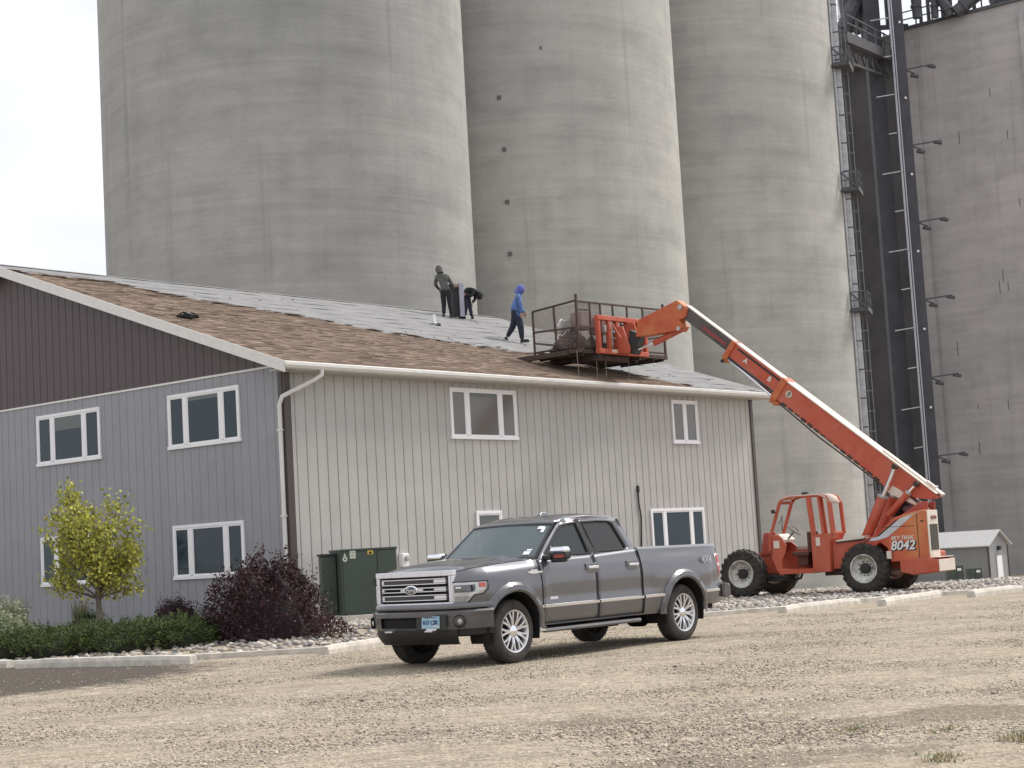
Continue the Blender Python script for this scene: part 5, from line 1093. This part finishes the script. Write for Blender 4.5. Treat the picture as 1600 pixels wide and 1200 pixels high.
for (y_, z_, dx, lb) in ((-1.15, 1.02, .5, 'pale box carton showing above the carriage in the cage'), (-1.95, .92, .5, 'faded red carton beside the pale one in the cage')):
    m = MB(); m.box((0, 0, 0), (.4, .55 if y_ > -1.5 else .45, .5)); o = m.build('carton', mat('carton_tan', (.30, .22, .20), .8, var=.1) if y_ > -1.5 else mat('carton_red', (.27, .12, .11), .8), None, loc=inCage(.75, y_, z_-.1), rot=(0, 0, R(142)), bevel=.01); tag(o, lb, 'carton')
    m = MB(); m.box((0, 0, .253), (.42, .08, .01)); m.build('tape', M_CREAM, o)
for i, (y_, l2, lb) in enumerate(((.10, 1.55, 'thin rope hanging from the left corner of the work cage'), (-.78, 2.4, 'thin rope hanging from below the left side of the fork carriage'), (-1.22, 3.3, 'long thin rope hanging under the middle of the work cage'), (-2.35, 2.6, 'thin rope hanging under the right half of the work cage'))):
    m = MB(); p = Vector(inCage(.0, y_, -.1)); q = BC-BB*(.75+.05*i); d_ = (q-p).dot(BB); p2 = p+BB*min(0, d_-.0)
    pts = [Vector((.05*math.sin(4*t+i)*t, .03*math.sin(3*t+2*i)*t, -t*l2)) for t in frange(0, 1, 12)]; m.tube(pts, .008, 5)
    o = m.build('hanging_rope', mat('rope_grey', (.30, .28, .25), .9), None, loc=tuple(p)); tag(o, lb, 'rope', 'ropes hanging from the work cage')
# ---------------- people ----------------
SKIN = mat('skin', (.36, .21, .15), .6)
def person(loc, label, J, bones, scale, extra=None, rz=0):
    """J: joint -> (x, y, z, radius); bones: (a, b, material)."""
    root = empty('person', loc, rz, label, 'person', 'roofers working on the roof')
    root.scale = (scale,)*3
    names = list(J); me = bpy.data.meshes.new('body'); me.from_pydata([J[n][:3] for n in names], [(names.index(a), names.index(b)) for a, b, _ in bones], [])
    o = bpy.data.objects.new('tmp', me); COL.objects.link(o); o.modifiers.new('skin', 'SKIN'); sk = me.skin_vertices[0].data
    for i, n in enumerate(names):
        r_ = J[n][3]; r_ = r_ if isinstance(r_, tuple) else (r_, r_); sk[i].radius = r_; sk[i].use_root = (n == 'pelvis')
    sb = o.modifiers.new('sub', 'SUBSURF'); sb.levels = 2
    dg = bpy.context.evaluated_depsgraph_get(); dg.update(); nm = bpy.data.meshes.new_from_object(o.evaluated_get(dg)); bpy.data.objects.remove(o)
    nm.materials.clear(); ml = []
    for _, _, mt in bones:
        if mt not in ml: ml.append(mt); nm.materials.append(mt)
    segs = [(Vector(J[a][:3]), Vector(J[b][:3]), ml.index(mt)) for a, b, mt in bones]
    for p in nm.polygons:
        p.use_smooth = True; best = 9
        for a, b, k in segs:
            d = b-a; t = max(0, min(1, (p.center-a).dot(d)/max(d.dot(d), 1e-6))); q = (p.center-(a+d*t)).length
            if q < best: best = q; p.material_index = k
    nm.name = 'body'; b = bpy.data.objects.new('body', nm); COL.objects.link(b); b.parent = root
    return root
def hand(root, p, d, side, mt=SKIN):
    """palm and five bent fingers at p pointing along d"""
    p = Vector(p); d = Vector(d).normalized(); u = Vector(side).normalized(); n = d.cross(u); m = MB()
    m.bar(p-d*.01, p+d*.085, .08, .032, up=n)
    for k, L in enumerate((.07, .08, .075, .06)):
        o_ = p+d*.075+u*(.03-.02*k); m.tube([o_, o_+d*L*.45+n*.008, o_+d*L*.75+n*.03, o_+d*L*.8+n*.055], [.010, .010, .009, .007], 6)
    m.tube([p+u*.035+d*.02, p+u*.065+d*.05+n*.01, p+u*.06+d*.08+n*.03], [.013, .011, .008], 6); m.build('hand', mt, root)
def shoe(root, heel, toe, mt, sole=None):
    h = Vector(heel); t = Vector(toe); d = t-h; m = MB(); mid = (h+t)/2
    m.tube([h-d*.02, h+d*.25, h+d*.6, h+d*.9, t+d*.05], [.045, .052, .05, .046, .02], 10); o = m.build('shoe', mt, root)
    if sole: m = MB(); q = d.cross(Vector((0, 1, 0))).normalized(); q = q if q.z < 0 else -q; m.bar(h+q*.045-d*.05, t+q*.04, .09, .02, up=q); m.build('shoe_sole', sole, root)
def hood_head(root, c, face, mt, skin=SKIN, r_=.118):
    """hooded head: hood shell with a face (nose, eyes, chin) looking along `face`"""
    c = Vector(c); f = Vector(face).normalized(); m = MB(); up = Vector((0, 0, 1)); s_ = f.cross(up).normalized(); u = s_.cross(f)
    def P(a, b): # sphere
        d = f*(math.cos(a))+(s_*math.cos(b)+u*math.sin(b))*math.sin(a); k = 1+.08*(1-math.cos(a))*.5; return c+Vector((d.x*r_, d.y*r_, d.z*r_*1.18))*k
    m.grid(P, frange(.62, math.pi, 8), frange(0, 2*math.pi, 18)); m.tube([P(.62, b) for b in frange(0, 2*math.pi, 18)[:-1]], .012, 5, closed=True)
    m.tube([c-f*.03-u*.04, c-f*.035-u*.15], [.10, .115], 12); m.build('hood', mt, root)
    m = MB(); g = c+f*.012; m.grid(lambda a, b: g+(f*math.cos(a)+(s_*math.cos(b)*.8+u*math.sin(b)*1.12)*math.sin(a))*r_*.86, frange(0, 1.2, 5), frange(0, 2*math.pi, 14)); fc_ = m.build('face', skin, root)
    m = MB(); m.tube([g+f*.095+u*.02, g+f*.122-u*.015, g+f*.095-u*.025], [.008, .014, .008], 6); m.build('nose', skin, fc_)
    for k in (-1, 1): m = MB(); m.box(g+f*.092+s_*.032*k+u*.03, (.014, .014, .010)); m.build('eye', M_BLACK, fc_)
    m = MB(); m.box(g+f*.092-u*.052, (.03, .03, .008)); m.build('mouth', mat('lips', (.25, .10, .09)), fc_)
C_GREY = mat('grey_hoodie', (.095, .092, .088), .95, var=.3, vscale=9, bump=1, bscale=7); C_BLK = mat('black_trousers', (.016, .016, .020), .9, var=.3, vscale=6); C_NAVY = mat('navy_trousers', (.022, .026, .045), .9, var=.4, vscale=6, bump=1, bscale=6)
C_BLUE = mat('blue_hoodie', (.085, .15, .34), .9, var=.3, vscale=8, bump=1, bscale=7); C_PURP = mat('violet_hood', (.115, .135, .40), .9); C_JKT = mat('black_jacket', (.014, .015, .018), .8, var=.3, vscale=8); C_SHOE = mat('dark_shoe', (.02, .02, .022), .7)
def std_bones(top, leg, foot, arm=None):
    a = arm or top
    return [('pelvis', 'waist', top), ('waist', 'chest', top), ('chest', 'neck', top), ('neck', 'head', top), ('chest', 'shL', top), ('shL', 'elL', a), ('elL', 'waL', a), ('chest', 'shR', top), ('shR', 'elR', a), ('elR', 'waR', a),
            ('pelvis', 'hipL', leg), ('hipL', 'knL', leg), ('knL', 'anL', leg), ('pelvis', 'hipR', leg), ('hipR', 'knR', leg), ('knR', 'anR', leg)]
# roofer 1: back to the camera, holding the panel with the right hand
J = dict(pelvis=(-.03, 0, .90, (.165, .13)), waist=(-.06, 0, 1.06, (.17, .13)), chest=(-.12, .02, 1.32, (.185, .14)), neck=(-.19, .03, 1.50, (.08, .08)), head=(-.22, .05, 1.62, (.08, .09)),
         shL=(-.32, .03, 1.40, .085), elL=(-.38, .06, 1.14, .065), waL=(-.25, .22, 1.00, .05), shR=(.06, .03, 1.38, .085), elR=(.16, .02, 1.16, .065), waR=(.24, .06, 1.08, .048),
         hipL=(-.13, 0, .82, .12), knL=(-.12, .02, .47, .088), anL=(-.14, 0, .10, .062), hipR=(.07, 0, .82, .12), knR=(.08, -.02, .46, .088), anR=(.12, 0, .09, .062))
p1 = roofw(16.903, 9.64, .03); q = person(tuple(p1), 'person in grey hoodie and black trousers seen from behind, gripping a tall panel', J, std_bones(C_GREY, C_BLK, C_SHOE), 1.03)
hood_head(q, (-.23, .05, 1.66), (-.55, .8, -.25), C_GREY); hand(q, (-.25, .24, .99), (.3, .6, -.5), (1, 0, 0)); hand(q, (.26, .06, 1.08), (.9, 0, -.2), (0, 0, 1)); shoe(q, (-.14, -.06, .06), (-.20, .18, .05), C_SHOE); shoe(q, (.12, -.08, .05), (.13, .18, .05), C_SHOE)
# roofer 2: bent forward to the right over the panel
J = dict(pelvis=(.04, .02, .96, (.15, .14)), waist=(.12, .0, 1.08, (.15, .14)), chest=(.30, -.03, 1.06, (.17, .15)), neck=(.42, -.06, .95, (.08, .08)), head=(.50, -.08, .86, (.085, .09)),
         shL=(.34, -.2, 1.00, .08), elL=(.24, -.28, .78, .06), waL=(.02, -.24, .86, .046), shR=(.34, .15, 1.0, .08), elR=(.36, .2, .74, .06), waR=(.24, .1, .6, .046),
         hipL=(-.0, -.1, .86, .115), knL=(.02, -.12, .48, .082), anL=(-.04, -.1, .10, .06), hipR=(.07, .12, .86, .115), knR=(.14, .12, .48, .082), anR=(.2, .12, .08, .06))
p2 = roofw(18.0, 9.75, .02); q = person(tuple(p2), 'person in black jacket and navy trousers bending over beside the tall panel', J, std_bones(C_JKT, C_NAVY, C_SHOE), .98)
hood_head(q, (.53, -.08, .82), (.75, -.2, -.7), C_JKT, r_=.125); hand(q, (.02, -.24, .86), (-1, 0, .1), (0, 0, 1)); hand(q, (.24, .1, .6), (-.3, 0, -1), (0, 1, 0)); shoe(q, (-.02, -.1, .05), (-.26, -.12, .05), C_SHOE); shoe(q, (.2, .12, .04), (.24, -.1, .04), C_SHOE)
# the panel between them
pn = roofw(17.45, 9.72, .07); o = empty('insulation_panel', tuple(pn), R(38), 'tall black panel with pale lavender edge carried upright between two people', 'panel')
m = MB(); m.box((0, 0, .57), (.55, .15, 1.14)); m.build('black_face', C_JKT, o, bevel=.015)
m = MB(); m.box((.17, -.095, .60), (.20, .04, 1.2), None); m.box((.25, -.04, 1.12), (.1, .16, .06)); m.build('pale_edge', mat('lavender_foam', (.30, .30, .37), .8, var=.06), o, bevel=.01)
# roofer 3: blue hoodie walking right
J = dict(pelvis=(-.11, 0, .92, (.16, .16)), waist=(-.12, 0, 1.04, (.185, .18)), chest=(-.08, .0, 1.28, (.20, .19)), neck=(.0, 0, 1.47, (.075, .08)), head=(.04, 0, 1.56, (.08, .09)),
         shL=(-.04, .2, 1.36, .085), elL=(.02, .24, 1.10, .065), waL=(.14, .18, .92, .05), shR=(-.03, -.2, 1.36, .088), elR=(.03, -.25, 1.09, .068), waR=(.04, -.22, .86, .052),
         hipL=(-.13, .09, .84, .13), knL=(-.24, .1, .50, .10), anL=(-.42, .12, .22, .062), hipR=(-.08, -.09, .84, .135), knR=(.00, -.1, .48, .105), anR=(.02, -.1, .09, .065))
p3 = roofw(15.54, 5.32, .02); q = person(tuple(p3), 'person in blue hoodie with hood up walking across the stripped roof', J, std_bones(C_BLUE, C_NAVY, C_SHOE), 1.10)
hood_head(q, (.06, 0, 1.60), (.85, -.1, -.5), C_PURP, r_=.12); hand(q, (.04, -.22, .85), (.05, 0, -1), (1, 0, 0)); hand(q, (.14, .18, .91), (.1, 0, -1), (1, 0, 0)); shoe(q, (-.03, -.1, .055), (.22, -.12, .05), C_SHOE, M_STEEL); shoe(q, (-.47, .12, .22), (-.39, .12, .02), C_SHOE, M_GALV)

# ---------------- plants ----------------
def leafmesh(name, P, D, size, mats, parent, wr=.5, label=None, seed=0):
    """rhombic leaves at P pointing along D"""
    n = len(P); D = D/np.linalg.norm(D, axis=1, keepdims=True); r_ = rng.normal(size=(n, 3)); S = np.cross(D, r_); S /= np.linalg.norm(S, axis=1, keepdims=True); Nn = np.cross(D, S)
    s = size[:, None]; V = np.stack([P-D*s*.5, P+S*s*wr*.5+Nn*s*.08, P+D*s*.5, P-S*s*wr*.5+Nn*s*.08], 1).reshape(-1, 3)
    me = bpy.data.meshes.new(name); me.vertices.add(4*n); me.vertices.foreach_set('co', V.reshape(-1)); me.loops.add(4*n); me.loops.foreach_set('vertex_index', np.arange(4*n)); me.polygons.add(n); me.polygons.foreach_set('loop_start', np.arange(0, 4*n, 4)); me.polygons.foreach_set('loop_total', np.full(n, 4)); me.update(calc_edges=True)
    for m in mats: me.materials.append(m)
    me.polygons.foreach_set('material_index', rng.integers(0, len(mats), n))
    o = bpy.data.objects.new(name, me); COL.objects.link(o); o.parent = parent
    if label: o['label'] = label
    return o
def leafmat(name, col, var=.4, trans=.25):
    m_, nt, b, tc = newm(name, .7); g = N(nt, 'ShaderNodeNewGeometry'); c = ramp(nt, g.outputs['Random Per Island'], [(0, tuple(x*(1-var) for x in col)), (1, tuple(min(1, x*(1+var)) for x in col))]); nt.links.new(c, b.inputs['Base Color'])
    t_ = N(nt, 'ShaderNodeBsdfTranslucent'); nt.links.new(c, t_.inputs[0]); ms = N(nt, 'ShaderNodeMixShader'); ms.inputs[0].default_value = trans; nt.links.new(b.outputs[0], ms.inputs[1]); nt.links.new(t_.outputs[0], ms.inputs[2]); nt.links.new(ms.outputs[0], nt.nodes['Material Output'].inputs[0]); return m_
L_Y = leafmat('leaf_yellow', (.46, .42, .07)); L_G = leafmat('leaf_lime', (.38, .39, .075)); L_D = leafmat('leaf_olive', (.16, .18, .04)); L_R = leafmat('leaf_maroon', (.045, .017, .022), trans=.1); L_R2 = leafmat('leaf_dark_maroon', (.022, .010, .013), trans=.1); L_R3 = leafmat('leaf_redbrown', (.08, .032, .036), trans=.1)
L_J = leafmat('juniper_green', (.075, .105, .026)); L_J2 = leafmat('juniper_dark', (.020, .032, .010)); L_J3 = leafmat('juniper_tip', (.09, .115, .035)); L_V = leafmat('variegated_leaf', (.34, .36, .24), .3); L_V2 = leafmat('variegated_dark', (.14, .19, .09)); L_T = leafmat('straw', (.34, .28, .18), .3)
M_BARK = mat('bark', (.14, .12, .10), .9, var=.3, vscale=12, bump=.3)
# maple
tb = empty('maple_tree', (-9.25, 37.6, gz(-9.25, 37.6)), 0, 'small maple tree with yellow green leaves beside the gable wall', 'tree')
m = MB(); m.tube([(0, 0, 0), (.01, 0, .4), (.0, 0, .75), (-.01, .01, .95)], [.085, .07, .062, .06], 10); brs = []; LOB = [(random.uniform(0, 6.28), random.uniform(1.2, 3.4)) for _ in range(7)]
ELS = [i/35 for i in range(36)]; random.Random(5).shuffle(ELS)
for k in range(36):
    a = k*2.39996+random.uniform(-.3, .3); el = ELS[k]; rr = (1.05-.90*max(0, el-.45)**1.1-.9*max(0, .2-el))*random.uniform(.62, 1.12); z1 = 1.0+2.30*el*random.uniform(.9, 1.05)
    s0 = Vector((0, 0, random.uniform(.75, 1.05))); e_ = Vector((rr*math.cos(a)-.12, rr*math.sin(a), z1)); c1 = s0+Vector((e_.x*.35, e_.y*.35, (z1-s0.z)*.35)); c2 = s0+Vector((e_.x*.8, e_.y*.8, (z1-s0.z)*.68)); pts = [s0, c1, c2, e_]; m.tube(pts, [.022, .016, .010, .004], 6); brs.append(pts)
    for j in range(3):
        t0 = random.uniform(.3, .85); b_ = c1.lerp(c2, t0) if random.random() < .6 else c2.lerp(e_, t0); e2 = b_+Vector((random.uniform(-.4, .4), random.uniform(-.4, .4), random.uniform(.1, .45))); m.tube([b_, b_.lerp(e2, .5)+Vector((0, 0, .03)), e2], [.010, .007, .003], 5); brs.append([b_, b_.lerp(e2, .33), b_.lerp(e2, .66), e2])
m.build('trunk', M_BARK, tb)
P = []; D = []
for pts in brs:
    main = (pts[3]-pts[0]).length > 1.0
    for k in range(90 if main else 48):
        t = random.uniform(.38 if main else .15, 1.04); i = min(2, int(t*3)); b_ = pts[i].lerp(pts[i+1], t*3-i); sp_ = .105 if main else .10
        if b_.z < .95 and random.random() < .6: continue
        P.append(b_+Vector((random.gauss(0, sp_), random.gauss(0, sp_), random.gauss(0, sp_)))); D.append((random.gauss(.5, .6), random.gauss(0, .6), random.gauss(-.5, .5)))
P = np.array([tuple(p) for p in P]); D = np.array(D)
leafmesh('crown', P, D, rng.uniform(.05, .11, len(P)), [L_Y, L_G, L_G, L_D, L_G], tb, .8)
def shrub(name, loc, rx, ry, h, n, size, mats, label, cat='shrub', stems=30, wr=.55, up=.4, core=True, lump=.28, cmat=None):
    e_ = empty(name, (loc[0], loc[1], gz(*loc)), 0, label, cat); m = MB()
    ph = [random.uniform(0, 6.28) for _ in range(6)]
    def rad(a, b): return 1+lump*(.5*math.sin(3*a+ph[0])*math.cos(2*b+ph[1])+.35*math.sin(5*a+ph[2])+.3*math.sin(7*b+4*a+ph[3]))
    if core:
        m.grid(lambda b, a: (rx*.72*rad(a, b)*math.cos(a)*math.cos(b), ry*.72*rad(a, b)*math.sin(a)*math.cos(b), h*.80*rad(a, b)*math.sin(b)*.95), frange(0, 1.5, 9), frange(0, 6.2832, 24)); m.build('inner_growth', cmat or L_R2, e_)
    m = MB(); P = []; D = []
    for k in range(stems):
        a = random.uniform(0, 6.28); b = random.uniform(.25, 1.45); r_ = rad(a, b)*random.uniform(.9, 1.15); t = Vector((rx*r_*math.cos(a)*math.cos(b), ry*r_*math.sin(a)*math.cos(b), h*r_*math.sin(b))); m.tube([(0, 0, 0), (t.x*.4, t.y*.4, t.z*.5), t], [.014, .009, .003], 5)
        for j in range(10): u = t*random.uniform(.8, 1.06); P.append((u.x+random.gauss(0, .05), u.y+random.gauss(0, .05), u.z+random.gauss(0, .05))); D.append((random.gauss(0, .5), random.gauss(0, .5), up))
    m.build('stems', M_BARK, e_)
    for k in range(n):
        a = random.uniform(0, 6.28); b = math.asin(random.random()**.8); r_ = rad(a, b)*(1-abs(random.gauss(0, .13))); P.append((rx*r_*math.cos(a)*math.cos(b), ry*r_*math.sin(a)*math.cos(b), max(.02, h*r_*math.sin(b)))); D.append((math.cos(a)*.5+random.gauss(0, .6), math.sin(a)*.5+random.gauss(0, .6), random.gauss(up, .5)))
    P = np.array(P); D = np.array(D); leafmesh('foliage', P, D, rng.uniform(size*.6, size*1.3, len(P)), mats, e_, wr); return e_
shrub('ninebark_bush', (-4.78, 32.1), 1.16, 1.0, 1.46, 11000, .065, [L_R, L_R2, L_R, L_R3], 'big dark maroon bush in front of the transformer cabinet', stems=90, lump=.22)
shrub('maroon_seedling', (-3.55, 31.3), .42, .35, .40, 900, .05, [L_R, L_R3], 'low dark red sprig at the right foot of the big maroon bush', stems=14, core=False)
shrub('barberry_bush', (-8.15, 40.4), .62, .5, .72, 2600, .05, [L_R, L_R3, L_R2], 'small dark red bush between the juniper and the gable wall', stems=30, core=True)
shrub('variegated_dogwood', (-11.1, 35.6), 1.05, .9, .86, 6500, .07, [L_V, L_V2, L_V], 'pale variegated shrub at the left edge behind the juniper', stems=40, cmat=L_V2)
shrub('green_bush', (-9.9, 39.5), .45, .4, .55, 1200, .05, [L_J3, L_V2], 'small dull green plant behind the juniper at the maple tree', stems=16, cmat=L_J2)
# spreading juniper
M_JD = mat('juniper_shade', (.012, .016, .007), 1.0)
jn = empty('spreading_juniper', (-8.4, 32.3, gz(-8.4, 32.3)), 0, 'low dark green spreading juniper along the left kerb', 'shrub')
cl = [(-11.0+1.0, 31.9, .75, .40)]+[(x_, 31.0+.35*(x_+9)*-.45+dy, r_, h_) for (x_, dy, r_, h_) in ((-9.5, .6, .9, .42), (-9.0, 1.6, 1.0, .5), (-8.4, .5, .9, .45), (-7.9, 1.7, 1.1, .56), (-7.3, .8, 1.0, .5), (-6.9, 2.3, .9, .55), (-6.5, 1.0, .8, .5), (-6.3, 2.0, .8, .55), (-8.6, 2.6, .9, .5))]
m = MB(); P = []; D = []
for (cx_, cy_, r_, h_) in cl:
    x0, y0 = cx_+8.4, cy_-32.3
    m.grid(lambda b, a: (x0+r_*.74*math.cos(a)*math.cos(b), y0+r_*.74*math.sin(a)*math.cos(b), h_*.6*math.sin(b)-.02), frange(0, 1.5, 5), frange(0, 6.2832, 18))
    for k in range(330):
        a = random.uniform(0, 6.28); q_ = random.random()**.36; bx_, by_ = x0+r_*q_*math.cos(a), y0+r_*q_*math.sin(a); bz = h_*math.sqrt(max(0, 1-q_*q_))*.72
        d0 = Vector((math.cos(a)*.8+random.gauss(0, .5), math.sin(a)*.8+random.gauss(0, .5), random.uniform(.25, .8))).normalized(); L0 = random.uniform(.14, .34)
        for j in range(15): t = random.random(); P.append((bx_+d0.x*L0*t+random.gauss(0, .02), by_+d0.y*L0*t+random.gauss(0, .02), max(.02, bz+d0.z*L0*t+random.gauss(0, .015)))); D.append((d0.x+random.gauss(0, .45), d0.y+random.gauss(0, .45), d0.z+random.gauss(0, .35)))
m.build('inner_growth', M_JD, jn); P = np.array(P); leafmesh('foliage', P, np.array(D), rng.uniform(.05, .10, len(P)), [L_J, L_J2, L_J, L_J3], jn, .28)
def grass(name, loc, n, h, spread, mats, label, cat='grass clump', lean=.35):
    m = MB(); e_ = empty(name, (loc[0], loc[1], gz(*loc)), 0, label, cat)
    for k in range(n):
        a = random.uniform(0, 6.28); r0 = random.uniform(0, spread*.4); hh = h*random.uniform(.55, 1); l_ = lean*random.random(); w_ = .006+.004*random.random(); d = Vector((math.cos(a), math.sin(a), 0)); s_ = Vector((-d.y, d.x, 0)); b0 = d*r0
        p1_ = b0+d*l_*hh*.4+Vector((0, 0, hh*.6)); p2_ = b0+d*l_*hh+Vector((0, 0, hh)); m.add([b0-s_*w_, b0+s_*w_, p1_+s_*w_*.8, p1_-s_*w_*.8, p2_], [(0, 1, 2, 3), (3, 2, 4)], random.randrange(len(mats)))
    tag(m.build('blades', mats, e_, fix=False), kind='stuff'); return e_
grass('ornamental_grass', (-12.0, 40.6), 260, 1.15, .7, [L_T, L_V], 'tall straw coloured ornamental grass at the left edge by the wall', lean=.4)
grass('ornamental_grass', (-10.25, 40.0), 220, .95, .5, [L_T, L_J3], 'shorter tan ornamental grass behind the pale shrub', lean=.3)
grass('ornamental_grass', (-13.0, 38.6), 160, 1.0, .6, [L_T, L_T], 'sparse dry grass at the far left behind the pale shrub', lean=.35)
for i, (x_, y_, h_, n_, lb) in enumerate(((3.35, 11.75, .10, 130, 'largest dry weed tuft in the gravel near the bottom right corner'), (2.55, 11.0, .06, 70, 'small weed tuft at the bottom edge left of the corner tuft'), (2.4, 12.9, .05, 60, 'small green weed in the gravel right of centre'), (.9, 11.0, .04, 60, 'flat weed patch at the bottom edge'), (3.0, 12.6, .04, 50, 'tiny weed tuft above the corner tuft'))): grass('weed_tuft', (x_, y_), int(n_*1.3), h_*.7, .6, [L_T, L_T, L_V2], lb, 'weed', lean=.9)

# ---------------- kerbs and edging ----------------
def kerb(a, b, label, w_=.20, h_=.15, name='parking_kerb', cat='kerb'):
    a = Vector((*a, 0)); b = Vector((*b, 0)); d = b-a; L = d.length; ang = math.atan2(d.y, d.x); e_ = MB(); z0 = gz(a.x, a.y)
    e_.v += []; prof = [(-w_/2, -.05), (-w_/2, h_*.55), (-w_*.36, h_*.98), (0, h_*1.0), (w_*.36, h_*.98), (w_/2, h_*.55), (w_/2, -.05)]
    xs = frange(0, L, 6); n = len(prof); vs = []
    for x_ in xs: 
        for (p, q_) in prof: vs.append((x_, p, q_*(1 if q_ < 0 or 0 < x_ < L else .86)))
    fs = [(i*n+j, i*n+j+1, (i+1)*n+j+1, (i+1)*n+j) for i in range(len(xs)-1) for j in range(n-1)]+[tuple(range(n)), tuple(range(len(vs)-1, len(vs)-n-1, -1))]
    e_.add(vs, fs); o = e_.build(name, M_KERB, None, bevel=.012, loc=(a.x, a.y, z0), rot=(0, -math.atan2(gz(b.x, b.y)-z0, L), ang)); tag(o, label, cat); return o
G_ = 'concrete parking kerbs'
for (a, b, lb) in (((-11.6, 30.9), (-8.75, 29.35), 'concrete kerb cut off by the left edge of the photo'), ((-8.5, 29.0), (-5.25, 27.3), 'long concrete kerb in front of the green juniper'), ((-3.25, 27.7), (-2.1, 30.1), 'concrete kerb running behind the front of the pickup truck'),
                   ((.2, 31.2), (2.5, 32.7), 'concrete kerb seen under the rear of the pickup truck'), ((5.0, 33.75), (7.0, 36.6), 'concrete kerb in front of the telehandler front wheels'), ((7.15, 34.75), (9.1, 38.2), 'concrete kerb in front of the telehandler rear wheels'), ((9.5, 36.9), (11.2, 39.2), 'concrete kerb at the right edge in front of the small shed')):
    tag(kerb(a, b, lb), group=G_)
ed = [(-12, 31.6), (-9, 29.75), (-5.5, 28.25), (-3.3, 28.3), (-2.2, 30.5), (2.6, 33.6), (5.1, 35.0), (6.9, 37.0), (9.2, 38.95), (11.3, 39.7), (16, 41)]
eg = empty('bed_edging', (0, 0, 0), 0, 'low pale concrete edging strip around the river rock bed', 'edging')
for a, b in zip(ed, ed[1:]):
    m = MB(); m.bar((a[0], a[1], gz(*a)+.02), (b[0], b[1], gz(*b)+.02), .13, .15); m.build('edging_strip', M_KERB, eg, bevel=.01)

# ---------------- transformer and small boxes ----------------
tf = empty('transformer_cabinet', (-4.03, 38.5, gz(-4.03, 38.5)), R(16), 'large dark green pad mounted transformer cabinet beside the building', 'transformer')
m = MB(); m.box((.63, .75, .83), (1.26, 1.5, 1.46)); m.build('housing', M_GREEN, tf, bevel=.012)
m = MB(); m.box((.63, .74, 1.575), (1.30, 1.54, .05)); m.build('lid', M_GREEN, tf, bevel=.01)
m = MB(); m.box((.62, .7, .05), (1.5, 1.8, .16)); m.build('concrete_pad', M_KERB, tf, bevel=.01)
for (x0, x1) in ((.03, .80), (.82, 1.24)):
    m = MB(); m.box(((x0+x1)/2, -.012, .83), (x1-x0, .03, 1.40)); m.build('door', M_GREEN, tf, bevel=.006)
m = MB(); m.box((.81, -.005, .83), (.018, .03, 1.4)); m.build('door_seam', M_BLACK, tf)
m = MB(); m.box((.26, -.031, 1.47), (.13, .006, .17)); m.build('notice_label', mat('label_white', (.55, .58, .50), .5), tf)
for z_, w_ in ((1.52, .09), (1.47, .07), (1.43, .09)): m = MB(); m.box((.26, -.035, z_), (w_, .003, .008)); m.build('label_print', M_BLACK, tf)
m = MB(); m.prism([(.08+.055*math.cos(a), 1.38+.06*math.sin(a)) for a in frange(0, 6.283, 14)[:-1]], -.030, -.034, 'y'); m.prism([(.045, 1.42), (.115, 1.42), (.08, 1.52)], -.030, -.034, 'y'); o = m.build('drop_label', mat('label_white'), tf)
m = MB(); m.prism([(.055, 1.36), (.105, 1.36), (.08, 1.41)], -.035, -.038, 'y'); m.build('label_print', M_BLACK, o)
m = MB(); m.box((.66, -.031, 1.50), (.13, .006, .09)); y_ = m.build('warning_label', mat('label_yellow', (.55, .38, .04), .5), tf)
m = MB(); m.box((.66, -.035, 1.49), (.06, .003, .05)); m.build('label_print', M_BLACK, y_)
m = MB(); m.box((.76, -.05, .85), (.03, .05, .16)); m.build('door_handle', M_STEEL, tf)
bx_ = empty('junction_box', (-4.42, 39.2, gz(-4.6, 39)), R(16), 'narrow dark electrical box against the left side of the transformer cabinet', 'electrical box'); m = MB(); m.box((0, 0, .74), (.34, .4, 1.48)); m.build('box_body', M_GREEN, bx_, bevel=.02); m = MB(); m.box((0, 0, 1.50), (.40, .46, .05)); m.build('box_lid', M_BLACK, bx_)
p = BC+BA*3.72-BB*.10; mt_ = empty('electric_meter', (p.x, p.y, 1.42), -math.pi/2+math.pi/2-YAW+math.pi/2, 'white electric meter box on the long wall above the transformer', 'meter')
m = MB(); m.box((0, 0, 0), (.24, .14, .34)); m.build('meter_box', M_WHITE, mt_, bevel=.02); m = MB(); m.lathe([(0, .07), (-.09, .07), (-.10, .001)], 16, 'y', c=(0, -.07, .04)); m.build('meter_glass', mat('meter_glass', (.45, .45, .45), .15), mt_); m = MB(); m.tube([(0, 0, -.17), (0, 0, -1.2)], .03, 8); m.build('conduit', M_GALV, mt_)

# ---------------- bare tree standing left of the picture, seen mirrored in the lower gable window ----------------
bt = empty('bare_tree', (-18.5, 43.9, 0), 0, 'leafless tree that shows only as dark branches mirrored in the lower gable window', 'tree')
m = MB(); m.tube([(0, 0, -.2), (0, 0, .6), (.05, 0, 1.0)], [.22, .18, .15], 10); m.build('trunk', M_BARK, bt)
m = MB()
def twig(p, d, L, r_, lev):
    q1_ = p+d*L*.5+Vector((random.gauss(0, .04), random.gauss(0, .04), 0))*L; q2_ = p+d*L; m.tube([p, q1_, q2_], [r_, r_*.8, r_*.6], 5 if lev > 1 else 3, cap=False)
    if lev:
        for k in range(4 if lev > 1 else 3):
            dd = (d+Vector((random.gauss(0, .5), random.gauss(0, .5), random.gauss(.1, .35)))).normalized(); twig(p.lerp(q2_, random.uniform(.45, 1)), dd, L*random.uniform(.6, .8), r_*.55, lev-1)
for k in range(8): twig(Vector((0, 0, .9)), Vector((math.cos(k*.8)*1.1, math.sin(k*.8)*1.1, 1)).normalized(), 1.1, .06, 4)
m.build('crown', M_BARK, bt, fix=False)
